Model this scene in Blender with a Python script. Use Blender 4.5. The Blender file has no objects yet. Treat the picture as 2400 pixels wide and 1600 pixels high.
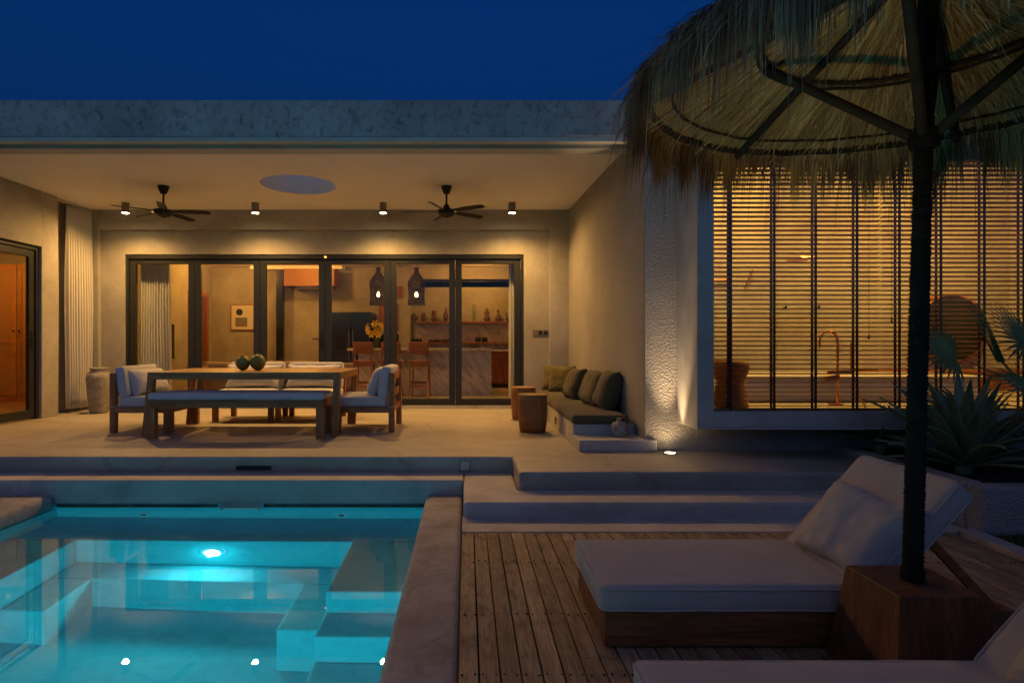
import bpy, bmesh, math, random
import numpy as np
from mathutils import Vector, Matrix, noise

random.seed(7)
rng = np.random.default_rng(7)
R = math.radians
PI = math.pi
sc = bpy.context.scene
COL = sc.collection

# ------------------------------------------------------------------ camera
cam_d = bpy.data.cameras.new("camera")
cam = bpy.data.objects.new("camera", cam_d)
COL.objects.link(cam)
cam.location = (0, 0, 1.4)
cam.rotation_euler = (R(90), 0, 0)
cam_d.sensor_width = 36
cam_d.lens = 21.0
cam_d.shift_x = 106 / 2400
cam_d.shift_y = 2 / 2400
cam_d.clip_start = 0.05
cam_d.clip_end = 2000
sc.camera = cam

# ------------------------------------------------------------------ dusk sky
world = bpy.data.worlds.new("World")
sc.world = world
world.use_nodes = True
wn = world.node_tree
wn.nodes.clear()
w_out = wn.nodes.new("ShaderNodeOutputWorld")
w_bg = wn.nodes.new("ShaderNodeBackground")
w_sky = wn.nodes.new("ShaderNodeTexSky")
w_sky.sky_type = 'NISHITA'
w_sky.sun_disc = False
w_sky.sun_elevation = R(-3.0)
w_sky.sun_rotation = R(180)
w_sky.air_density = 1.0
w_sky.dust_density = 0.3
w_sky.ozone_density = 4.0
w_mul = wn.nodes.new("ShaderNodeMix")
w_mul.data_type = 'RGBA'
w_mul.blend_type = 'MULTIPLY'
w_mul.inputs[0].default_value = 1.0
w_mul.inputs[7].default_value = (0.05, 0.88, 1.0, 1)
wn.links.new(w_sky.outputs[0], w_mul.inputs[6])
wn.links.new(w_mul.outputs[2], w_bg.inputs[0])
wn.links.new(w_bg.outputs[0], w_out.inputs[0])
w_bg.inputs[1].default_value = 2.25

vs = sc.view_settings
vs.view_transform = 'Standard'
vs.look = 'None'
vs.exposure = 0.0
vs.gamma = 1.0
vs.use_curve_mapping = False
sc.render.engine = 'CYCLES'
cy = sc.cycles
cy.use_denoising = True
cy.max_bounces = 10
cy.diffuse_bounces = 7
cy.glossy_bounces = 4
cy.transmission_bounces = 8
cy.transparent_max_bounces = 24
cy.caustics_reflective = False
cy.caustics_refractive = True
cy.blur_glossy = 0.6
cy.sample_clamp_indirect = 4.0
cy.sample_clamp_direct = 0.0

# soft afterglow of the set sun, from behind the camera
sun_d = bpy.data.lights.new("afterglow", 'SUN')
sun_d.energy = 0.22
sun_d.angle = R(130)
sun_d.color = (1.0, 0.84, 0.66)
sun = bpy.data.objects.new("afterglow", sun_d)
sun.rotation_euler = (R(66), 0, R(-18))
COL.objects.link(sun)

WARM = (1.0, 0.54, 0.16)
WARM2 = (1.0, 0.55, 0.17)


def lamp(name, kind, loc, power, color, rot=(0, 0, 0), size=0.05, spot=None, blend=0.5):
    d = bpy.data.lights.new(name, kind)
    d.energy = power
    d.color = color
    if kind == 'AREA':
        d.shape = 'DISK'
        d.size = size
    else:
        d.shadow_soft_size = size
    if kind == 'SPOT':
        d.spot_size = R(spot)
        d.spot_blend = blend
    o = bpy.data.objects.new(name, d)
    o.location = loc
    o.rotation_euler = rot
    COL.objects.link(o)
    return o


# ------------------------------------------------------------------ materials
def nt_new(name):
    m = bpy.data.materials.new(name)
    m.use_nodes = True
    n = m.node_tree
    b = n.nodes["Principled BSDF"]
    return m, n, b


def mixrgb(n, a, b, fac, mode='MIX'):
    x = n.nodes.new("ShaderNodeMix")
    x.data_type = 'RGBA'
    x.blend_type = mode
    for sock, v in ((x.inputs[6], a), (x.inputs[7], b)):
        if isinstance(v, tuple):
            sock.default_value = (*v, 1) if len(v) == 3 else v
        else:
            n.links.new(v, sock)
    if isinstance(fac, (int, float)):
        x.inputs[0].default_value = fac
    else:
        n.links.new(fac, x.inputs[0])
    return x.outputs[2]


def coords(n, scale=(1, 1, 1), jitter=True, rot=(0, 0, 0)):
    tc = n.nodes.new("ShaderNodeTexCoord")
    mp = n.nodes.new("ShaderNodeMapping")
    mp.inputs['Scale'].default_value = scale
    mp.inputs['Rotation'].default_value = rot
    if jitter:
        oi = n.nodes.new("ShaderNodeObjectInfo")
        ml = n.nodes.new("ShaderNodeMath")
        ml.operation = 'MULTIPLY'
        ml.inputs[1].default_value = 37.0
        n.links.new(oi.outputs['Random'], ml.inputs[0])
        n.links.new(ml.outputs[0], mp.inputs['Location'])
    n.links.new(tc.outputs['Object'], mp.inputs['Vector'])
    return mp.outputs[0]


def noise_tex(n, vec, scale, detail=5, rough=0.6, dist=0.0):
    t = n.nodes.new("ShaderNodeTexNoise")
    t.inputs['Scale'].default_value = scale
    t.inputs['Detail'].default_value = detail
    t.inputs['Roughness'].default_value = rough
    t.inputs['Distortion'].default_value = dist
    n.links.new(vec, t.inputs['Vector'])
    return t.outputs['Fac']


def ramp(n, fac, stops):
    r = n.nodes.new("ShaderNodeValToRGB")
    el = r.color_ramp.elements
    while len(el) < len(stops):
        el.new(0.5)
    for e, (p, c) in zip(el, stops):
        e.position = p
        e.color = (*c, 1) if isinstance(c, tuple) else (c, c, c, 1)
    n.links.new(fac, r.inputs[0])
    return r.outputs[0]


def bump(n, b, h, strength, dist=0.01):
    x = n.nodes.new("ShaderNodeBump")
    x.inputs['Strength'].default_value = strength
    x.inputs['Distance'].default_value = dist
    n.links.new(h, x.inputs['Height'])
    n.links.new(x.outputs[0], b.inputs['Normal'])


def mottled(name, c1, c2, rough=0.75, scale=2.0, fine=30, stain=None, stain_amt=0.0, stain_scale=3.0,
            bmp=0.15, bdist=0.004, bscale=60, spec=0.3, jitter=True, vec_scale=(1, 1, 1)):
    m, n, b = nt_new(name)
    v = coords(n, vec_scale, jitter)
    f1 = noise_tex(n, v, scale, 6, 0.62, 0.4)
    f2 = noise_tex(n, v, fine, 3, 0.6)
    mx = n.nodes.new("ShaderNodeMath")
    mx.operation = 'MULTIPLY_ADD'
    mx.inputs[1].default_value = 0.25
    n.links.new(f2, mx.inputs[0])
    n.links.new(f1, mx.inputs[2])
    col = ramp(n, mx.outputs[0], [(0.42, c1), (0.85, c2)])
    if stain is not None:
        s = noise_tex(n, v, stain_scale, 9, 0.72, 0.8)
        sm = ramp(n, s, [(0.50, 0.0), (0.66, 1.0)])
        fac = n.nodes.new("ShaderNodeMath")
        fac.operation = 'MULTIPLY'
        fac.inputs[1].default_value = stain_amt
        n.links.new(sm, fac.inputs[0])
        col = mixrgb(n, col, stain, fac.outputs[0])
    n.links.new(col, b.inputs['Base Color'])
    b.inputs['Roughness'].default_value = rough
    b.inputs['Specular IOR Level'].default_value = spec
    if bmp > 0:
        h = noise_tex(n, v, bscale, 4, 0.6)
        bump(n, b, h, bmp, bdist)
    return m


def wood(name, c1, c2, axis='X', rough=0.5, grain=14, var=0.35, dirt=None, dirt_amt=0.0, bmp=0.2):
    m, n, b = nt_new(name)
    s = {'X': (0.08, 1, 1), 'Y': (1, 0.08, 1), 'Z': (1, 1, 0.08)}[axis]
    v = coords(n, s)
    f = noise_tex(n, v, grain, 8, 0.65, 0.7)
    col = ramp(n, f, [(0.3, c1), (0.7, c2)])
    fine = noise_tex(n, v, grain * 7, 3, 0.6)
    fr = ramp(n, fine, [(0.35, 0.62), (0.6, 1.0)])
    col = mixrgb(n, col, fr, 1.0, 'MULTIPLY')
    oi = n.nodes.new("ShaderNodeObjectInfo")
    vr = ramp(n, oi.outputs['Random'], [(0.0, 1 - var), (1.0, 1.0)])
    col = mixrgb(n, col, vr, 1.0, 'MULTIPLY')
    if dirt is not None:
        v2 = coords(n, (1, 1, 1))
        d = noise_tex(n, v2, 4.5, 7, 0.7, 0.5)
        dm = ramp(n, d, [(0.5, 0.0), (0.72, dirt_amt)])
        col = mixrgb(n, col, dirt, dm)
    n.links.new(col, b.inputs['Base Color'])
    b.inputs['Roughness'].default_value = rough
    b.inputs['Specular IOR Level'].default_value = 0.35
    bump(n, b, fine, bmp, 0.002)
    return m


def fabric(name, c, var=0.12, rough=0.95, weave=900, trans=0.0, wr=0.25):
    m, n, b = nt_new(name)
    v = coords(n)
    f = noise_tex(n, v, 5, 5, 0.6)
    lo = tuple(x * (1 - var) for x in c)
    col = ramp(n, f, [(0.3, lo), (0.7, c)])
    n.links.new(col, b.inputs['Base Color'])
    b.inputs['Roughness'].default_value = rough
    b.inputs['Specular IOR Level'].default_value = 0.1
    b.inputs['Sheen Weight'].default_value = 0.15
    h1 = noise_tex(n, v, 9, 8, 0.72, 0.6)
    h2 = noise_tex(n, v, 140, 2, 0.6)
    hm = n.nodes.new("ShaderNodeMath")
    hm.operation = 'MULTIPLY_ADD'
    hm.inputs[1].default_value = 0.12
    n.links.new(h2, hm.inputs[0])
    n.links.new(h1, hm.inputs[2])
    bump(n, b, hm.outputs[0], min(1.0, wr * 2.4), 0.022)
    if trans > 0:
        tr = n.nodes.new("ShaderNodeBsdfTranslucent")
        n.links.new(col, tr.inputs[0])
        mx = n.nodes.new("ShaderNodeMixShader")
        mx.inputs[0].default_value = trans
        n.links.new(b.outputs[0], mx.inputs[1])
        n.links.new(tr.outputs[0], mx.inputs[2])
        n.links.new(mx.outputs[0], n.nodes["Material Output"].inputs[0])
    return m


def plain(name, c, rough=0.5, metal=0.0, spec=0.5, var=0.0):
    m, n, b = nt_new(name)
    if var > 0:
        v = coords(n)
        f = noise_tex(n, v, 9, 6, 0.65)
        col = ramp(n, f, [(0.3, tuple(x * (1 - var) for x in c)), (0.7, c)])
        n.links.new(col, b.inputs['Base Color'])
    else:
        b.inputs['Base Color'].default_value = (*c, 1)
    b.inputs['Roughness'].default_value = rough
    b.inputs['Metallic'].default_value = metal
    b.inputs['Specular IOR Level'].default_value = spec
    return m


def emit(name, c, s):
    m = bpy.data.materials.new(name)
    m.use_nodes = True
    n = m.node_tree
    n.nodes.clear()
    o = n.nodes.new("ShaderNodeOutputMaterial")
    e = n.nodes.new("ShaderNodeEmission")
    e.inputs[0].default_value = (*c, 1)
    e.inputs[1].default_value = s
    n.links.new(e.outputs[0], o.inputs[0])
    return m


M = {}
M['plaster'] = mottled("cement_plaster", (0.29, 0.262, 0.215), (0.45, 0.42, 0.355), 0.8, 1.3, 22, bmp=0.12, bdist=0.006, bscale=9,
                       stain=(0.27, 0.24, 0.19), stain_amt=0.25, stain_scale=2.2)
M['ceiling'] = mottled("painted_ceiling", (0.78, 0.745, 0.66), (0.87, 0.835, 0.75), 0.85, 0.8, 8, bmp=0.05, bscale=6)
M['floor'] = mottled("polished_cement", (0.27, 0.235, 0.185), (0.42, 0.38, 0.31), 0.5, 1.1, 26, bmp=0.06, bscale=14,
                     stain=(0.22, 0.185, 0.145), stain_amt=0.35, stain_scale=1.4, vec_scale=(0.7, 1.2, 1))
def add_cracks(m, scale, amt, col):
    n = m.node_tree
    b = n.nodes["Principled BSDF"]
    src = b.inputs['Base Color'].links[0].from_socket
    v = coords(n, (1, 1, 1), False)
    wob = noise_tex(n, v, 2.5, 4, 0.6)
    mx = n.nodes.new("ShaderNodeMix")
    mx.data_type = 'RGBA'
    mx.blend_type = 'ADD'
    mx.inputs[0].default_value = 0.35
    n.links.new(v, mx.inputs[6])
    n.links.new(wob, mx.inputs[7])
    vo = n.nodes.new("ShaderNodeTexVoronoi")
    vo.feature = 'DISTANCE_TO_EDGE'
    vo.inputs['Scale'].default_value = scale
    n.links.new(mx.outputs[2], vo.inputs['Vector'])
    f = ramp(n, vo.outputs['Distance'], [(0.0, amt), (0.012, 0.0)])
    n.links.new(mixrgb(n, src, col, f), b.inputs['Base Color'])


add_cracks(M['floor'], 0.55, 0.45, (0.14, 0.115, 0.09))
M['step'] = mottled("cement_step", (0.38, 0.35, 0.30), (0.56, 0.525, 0.46), 0.72, 1.6, 34, bmp=0.15, bscale=24,
                    stain=(0.19, 0.165, 0.14), stain_amt=0.4, stain_scale=2.5)
M['coping'] = mottled("weathered_coping", (0.24, 0.225, 0.21), (0.41, 0.39, 0.37), 0.75, 3.2, 40, bmp=0.25, bscale=30,
                      stain=(0.13, 0.11, 0.095), stain_amt=0.55, stain_scale=4.5)
M['fascia'] = mottled("weathered_concrete", (0.30, 0.28, 0.255), (0.50, 0.47, 0.43), 0.9, 1.5, 18, bmp=0.5, bscale=28, bdist=0.01,
                      stain=(0.07, 0.066, 0.060), stain_amt=0.62, stain_scale=14.0, vec_scale=(1, 1, 0.75))
M['beam'] = mottled("painted_beam", (0.46, 0.43, 0.37), (0.56, 0.53, 0.46), 0.8, 2, 20, bmp=0.08)
M['surround'] = mottled("smooth_cement", (0.33, 0.30, 0.26), (0.47, 0.435, 0.38), 0.75, 1.8, 26, bmp=0.1, bscale=20,
                        stain=(0.24, 0.21, 0.17), stain_amt=0.4, stain_scale=2.6)


def stucco_mat(name, size, strength, dist, c1, c2):
    m, n, b = nt_new(name)
    v = coords(n, (1, 1, 1), False)
    vo = n.nodes.new("ShaderNodeTexVoronoi")
    vo.inputs['Scale'].default_value = size
    vo.inputs['Randomness'].default_value = 1
    wv = noise_tex(n, v, size * 0.45, 3, 0.6)
    mxv = n.nodes.new("ShaderNodeMix")
    mxv.data_type = 'RGBA'
    mxv.blend_type = 'ADD'
    mxv.inputs[0].default_value = 0.03
    n.links.new(v, mxv.inputs[6])
    n.links.new(wv, mxv.inputs[7])
    n.links.new(mxv.outputs[2], vo.inputs['Vector'])
    f2 = noise_tex(n, v, size * 1.4, 3, 0.7)
    ad = n.nodes.new("ShaderNodeMath")
    ad.operation = 'ADD'
    n.links.new(vo.outputs['Distance'], ad.inputs[0])
    n.links.new(f2, ad.inputs[1])
    big = noise_tex(n, v, 1.2, 5, 0.6)
    col = ramp(n, big, [(0.3, c1), (0.75, c2)])
    n.links.new(col, b.inputs['Base Color'])
    b.inputs['Roughness'].default_value = 0.9
    b.inputs['Specular IOR Level'].default_value = 0.15
    bump(n, b, ad.outputs[0], strength, dist)
    return m


M['stucco'] = stucco_mat("pebble_stucco", 75, 0.7, 0.006, (0.28, 0.258, 0.222), (0.38, 0.352, 0.30))
M['rough'] = stucco_mat("rough_stucco", 58, 1.0, 0.016, (0.36, 0.33, 0.29), (0.48, 0.445, 0.39))
M['teak'] = wood("weathered_teak", (0.28, 0.112, 0.034), (0.56, 0.258, 0.085), 'X', 0.55, 16, 0.3)
M['teak_y'] = wood("weathered_teak_cross", (0.28, 0.112, 0.034), (0.56, 0.258, 0.085), 'Y', 0.55, 16, 0.3)
M['teak_z'] = wood("weathered_teak_upright", (0.28, 0.112, 0.034), (0.56, 0.258, 0.085), 'Z', 0.55, 16, 0.3)
M['table'] = wood("oiled_teak", (0.24, 0.12, 0.04), (0.46, 0.25, 0.09), 'X', 0.42, 14, 0.25)
M['deck'] = wood("worn_deck_board", (0.30, 0.20, 0.105), (0.56, 0.41, 0.245), 'Y', 0.75, 13, 0.38,
                 dirt=(0.055, 0.042, 0.030), dirt_amt=0.75, bmp=0.6)
M['base_wood'] = wood("dark_planter_wood", (0.10, 0.040, 0.015), (0.26, 0.105, 0.038), 'Z', 0.55, 9, 0.15, dirt=(0.04, 0.022, 0.012), dirt_amt=0.6)
M['lounger_wood'] = wood("lounger_wood", (0.15, 0.062, 0.022), (0.34, 0.155, 0.055), 'X', 0.5, 12, 0.25)
M['honey'] = wood("honey_wood", (0.30, 0.115, 0.028), (0.50, 0.215, 0.058), 'Z', 0.45, 12, 0.2)
M['honey_x'] = wood("honey_wood_long", (0.30, 0.10, 0.025), (0.48, 0.18, 0.048), 'X', 0.45, 12, 0.2)
M['red_wood'] = wood("red_cabinet_wood", (0.20, 0.055, 0.018), (0.34, 0.105, 0.034), 'Z', 0.45, 10, 0.15)
M['slat'] = wood("blind_slat_wood", (0.26, 0.11, 0.034), (0.42, 0.19, 0.065), 'X', 0.5, 14, 0.3)
M['tape'] = fabric("blind_tape", (0.10, 0.042, 0.018))
M['seat'] = fabric("grey_outdoor_fabric", (0.52, 0.51, 0.50))
M['cream'] = fabric("cream_fabric", (0.60, 0.57, 0.50))
M['lounge'] = fabric("white_lounger_fabric", (0.46, 0.43, 0.395))
M['khaki'] = fabric("olive_fabric", (0.105, 0.088, 0.040), 0.2, wr=0.4)
M['khaki2'] = fabric("olive_fabric_light", (0.140, 0.115, 0.045), 0.2, wr=0.4)
M['sofa'] = fabric("sand_sofa_fabric", (0.42, 0.33, 0.24))
M['curtain'] = fabric("white_curtain", (0.74, 0.71, 0.64), 0.06, trans=0.25, wr=0.05)
M['alu'] = plain("black_aluminium", (0.022, 0.023, 0.021), 0.42, 0.0, 0.4, 0.2)
M['black'] = plain("black_metal", (0.018, 0.016, 0.014), 0.4, 0.3, 0.4)
M['steel'] = plain("dark_steel", (0.055, 0.056, 0.055), 0.3, 0.85, 0.5, 0.2)
M['copper'] = plain("copper_metal", (0.62, 0.27, 0.13), 0.28, 1.0)
M['white_plastic'] = plain("white_plastic", (0.72, 0.72, 0.70), 0.4)
M['grey_metal'] = plain("grey_metal", (0.22, 0.20, 0.17), 0.45, 0.6)
M['socket_grey'] = plain("socket_grey", (0.16, 0.14, 0.11), 0.5)
M['clay'] = mottled("brown_clay", (0.095, 0.045, 0.022), (0.19, 0.095, 0.048), 0.7, 6, 40, bmp=0.2)
M['stone'] = mottled("old_stone", (0.24, 0.21, 0.165), (0.44, 0.40, 0.33), 0.95, 6, 40, bmp=0.6, bscale=26, bdist=0.015,
                     stain=(0.08, 0.066, 0.05), stain_amt=0.8, stain_scale=6)
M['soil'] = mottled("soil", (0.02, 0.014, 0.009), (0.055, 0.04, 0.025), 0.95, 8, 60, bmp=0.8, bdist=0.02)
M['ground'] = mottled("garden_ground", (0.025, 0.028, 0.012), (0.06, 0.06, 0.03), 0.95, 2, 30)
M['rope'] = mottled("black_rope", (0.010, 0.009, 0.008), (0.035, 0.030, 0.025), 0.95, 12, 120, bmp=0.9, bscale=190, bdist=0.006,
                    spec=0.1, vec_scale=(1, 1, 6))
M['bark'] = mottled("dark_pole", (0.018, 0.014, 0.010), (0.05, 0.036, 0.024), 0.9, 10, 80, bmp=0.5)
M['lamp_glow'] = emit("lamp_glow", (1.0, 0.72, 0.36), 70)
M['bulb_glow'] = emit("bulb_glow", (1.0, 0.62, 0.26), 30)
M['pool_glow'] = emit("pool_glow", (0.82, 1.0, 1.0), 26)
M['red_glow'] = emit("indicator_glow", (1.0, 0.25, 0.04), 6)
M['print_dark'] = plain("print_dark", (0.02, 0.018, 0.016), 0.7)
M['print_grey'] = plain("print_grey", (0.20, 0.17, 0.12), 0.8, var=0.2)
M['paper'] = plain("paper", (0.66, 0.61, 0.50), 0.85)
M['mirror'] = plain("mirror_glass", (0.06, 0.05, 0.04), 0.06, 1.0)
M['tv'] = plain("tv_screen", (0.012, 0.012, 0.012), 0.15)
M['tub'] = plain("tub_enamel", (0.62, 0.58, 0.50), 0.35, var=0.06)
M['coconut'] = mottled("green_coconut", (0.07, 0.10, 0.012), (0.19, 0.20, 0.035), 0.45, 4, 18, bmp=0.1, stain=(0.16, 0.11, 0.03), stain_amt=0.5)
M['lily'] = plain("lily_petal", (0.78, 0.50, 0.02), 0.6, var=0.25)
M['stem'] = plain("green_stem", (0.035, 0.075, 0.015), 0.6)
M['agave'] = mottled("agave_leaf", (0.08, 0.14, 0.065), (0.20, 0.27, 0.12), 0.40, 3, 14, bmp=0.1, spec=0.45)
M['palm'] = mottled("palm_leaf", (0.06, 0.10, 0.025), (0.15, 0.19, 0.055), 0.5, 4, 20, bmp=0.05)
M['grass'] = mottled("grass_blade", (0.03, 0.055, 0.012), (0.07, 0.11, 0.03), 0.7, 5, 20, bmp=0)
M['pool'] = mottled("pool_plaster", (0.12, 0.56, 0.60), (0.16, 0.66, 0.70), 0.8, 2.5, 60, bmp=0.15, spec=0.1, stain=(0.07, 0.40, 0.45), stain_amt=0.4, stain_scale=6)
M['vent'] = plain("dark_grille", (0.015, 0.014, 0.013), 0.8)
M['nail'] = plain("rusty_nail", (0.018, 0.012, 0.008), 0.8)


def marble_mat():
    m, n, b = nt_new("veined_marble")
    v = coords(n, (1, 1, 1), False, (0, R(38), 0))
    v2 = n.nodes.new("ShaderNodeMapping")
    v2.inputs['Scale'].default_value = (3.4, 3.4, 0.55)
    n.links.new(v, v2.inputs[0])
    f = noise_tex(n, v2.outputs[0], 3.0, 10, 0.74, 1.2)
    c = ramp(n, f, [(0.34, (0.26, 0.23, 0.19)), (0.44, (0.50, 0.45, 0.39)), (0.56, (0.72, 0.67, 0.59))])
    n.links.new(c, b.inputs['Base Color'])
    b.inputs['Roughness'].default_value = 0.35
    return m


M['marble'] = marble_mat()


def rattan_mat():
    m, n, b = nt_new("woven_rattan")
    v = coords(n, (1, 1, 1), False)
    w1 = n.nodes.new("ShaderNodeTexWave")
    w1.bands_direction = 'Z'
    w1.inputs['Scale'].default_value = 28
    w1.inputs['Distortion'].default_value = 1.0
    w2 = n.nodes.new("ShaderNodeTexWave")
    w2.bands_direction = 'X'
    w2.inputs['Scale'].default_value = 28
    n.links.new(v, w1.inputs[0])
    n.links.new(v, w2.inputs[0])
    mm = n.nodes.new("ShaderNodeMath")
    mm.operation = 'MULTIPLY'
    n.links.new(w1.outputs['Fac'], mm.inputs[0])
    n.links.new(w2.outputs['Fac'], mm.inputs[1])
    c = ramp(n, mm.outputs[0], [(0.05, (0.20, 0.085, 0.022)), (0.5, (0.42, 0.205, 0.06))])
    n.links.new(c, b.inputs['Base Color'])
    b.inputs['Roughness'].default_value = 0.6
    return m


M['rattan'] = rattan_mat()


def glass_mat(name, tint=(1, 1, 1), ior=1.45):
    m = bpy.data.materials.new(name)
    m.use_nodes = True
    n = m.node_tree
    n.nodes.clear()
    o = n.nodes.new("ShaderNodeOutputMaterial")
    t = n.nodes.new("ShaderNodeBsdfTransparent")
    t.inputs[0].default_value = (*tint, 1)
    g = n.nodes.new("ShaderNodeBsdfGlossy")
    g.inputs['Roughness'].default_value = 0.0
    f = n.nodes.new("ShaderNodeFresnel")
    f.inputs[0].default_value = ior
    x = n.nodes.new("ShaderNodeMixShader")
    ge = n.nodes.new("ShaderNodeNewGeometry")
    mi = n.nodes.new("ShaderNodeMix")
    mi.inputs[2].default_value = ior
    mi.inputs[3].default_value = 1.0 / ior
    n.links.new(ge.outputs['Backfacing'], mi.inputs[0])
    n.links.new(mi.outputs[0], f.inputs[0])
    n.links.new(f.outputs[0], x.inputs[0])
    n.links.new(t.outputs[0], x.inputs[1])
    n.links.new(g.outputs[0], x.inputs[2])
    n.links.new(x.outputs[0], o.inputs[0])
    return m


M['glass'] = glass_mat("window_glass", (0.97, 0.98, 0.97), 1.26)
M['vase_glass'] = glass_mat("vase_glass", (0.80, 0.88, 0.80), 1.3)


def water_mat():
    m = bpy.data.materials.new("pool_water")
    m.use_nodes = True
    n = m.node_tree
    n.nodes.clear()
    o = n.nodes.new("ShaderNodeOutputMaterial")
    g = n.nodes.new("ShaderNodeBsdfGlass")
    g.inputs['Color'].default_value = (0.90, 0.985, 1.0, 1)
    g.inputs['Roughness'].default_value = 0.0
    g.inputs['IOR'].default_value = 1.333
    v = coords(n, (1, 1, 1), False)
    f = noise_tex(n, v, 1.6, 3, 0.5)
    b = n.nodes.new("ShaderNodeBump")
    b.inputs['Strength'].default_value = 0.06
    b.inputs['Distance'].default_value = 0.004
    n.links.new(f, b.inputs['Height'])
    n.links.new(b.outputs[0], g.inputs['Normal'])
    n.links.new(g.outputs[0], o.inputs[0])
    return m


M['water'] = water_mat()


def thatch_mat(name, lo, mid, hi):
    m, n, b = nt_new(name)
    a = n.nodes.new("ShaderNodeAttribute")
    a.attribute_name = "tint"
    c = ramp(n, a.outputs['Fac'], [(0.0, lo), (0.5, mid), (1.0, hi)])
    n.links.new(c, b.inputs['Base Color'])
    b.inputs['Roughness'].default_value = 0.75
    b.inputs['Specular IOR Level'].default_value = 0.2
    return m


M['straw_in'] = thatch_mat("dry_straw_inner", (0.26, 0.18, 0.07), (0.56, 0.43, 0.18), (0.80, 0.66, 0.36))
M['straw_out'] = thatch_mat("dry_straw_outer", (0.06, 0.036, 0.020), (0.18, 0.115, 0.065), (0.42, 0.30, 0.19))
def straw_core_mat():
    m, n, b = nt_new("straw_core")
    tc = n.nodes.new("ShaderNodeTexCoord")
    sp = n.nodes.new("ShaderNodeSeparateXYZ")
    n.links.new(tc.outputs['Object'], sp.inputs[0])
    at = n.nodes.new("ShaderNodeMath")
    at.operation = 'ARCTAN2'
    n.links.new(sp.outputs[1], at.inputs[0])
    n.links.new(sp.outputs[0], at.inputs[1])
    ln = n.nodes.new("ShaderNodeVectorMath")
    ln.operation = 'LENGTH'
    n.links.new(tc.outputs['Object'], ln.inputs[0])
    cb = n.nodes.new("ShaderNodeCombineXYZ")
    m1 = n.nodes.new("ShaderNodeMath")
    m1.operation = 'MULTIPLY'
    m1.inputs[1].default_value = 34.0
    n.links.new(at.outputs[0], m1.inputs[0])
    n.links.new(m1.outputs[0], cb.inputs[0])
    n.links.new(sp.outputs[2], cb.inputs[1])
    f = noise_tex(n, cb.outputs[0], 3.2, 7, 0.75, 0.3)
    c = ramp(n, f, [(0.30, (0.16, 0.10, 0.032)), (0.5, (0.46, 0.33, 0.125)), (0.7, (0.72, 0.57, 0.28))])
    n.links.new(c, b.inputs['Base Color'])
    b.inputs['Roughness'].default_value = 0.8
    b.inputs['Specular IOR Level'].default_value = 0.15
    bump(n, b, f, 0.5, 0.006)
    return m


M['straw_core'] = straw_core_mat()


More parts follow.
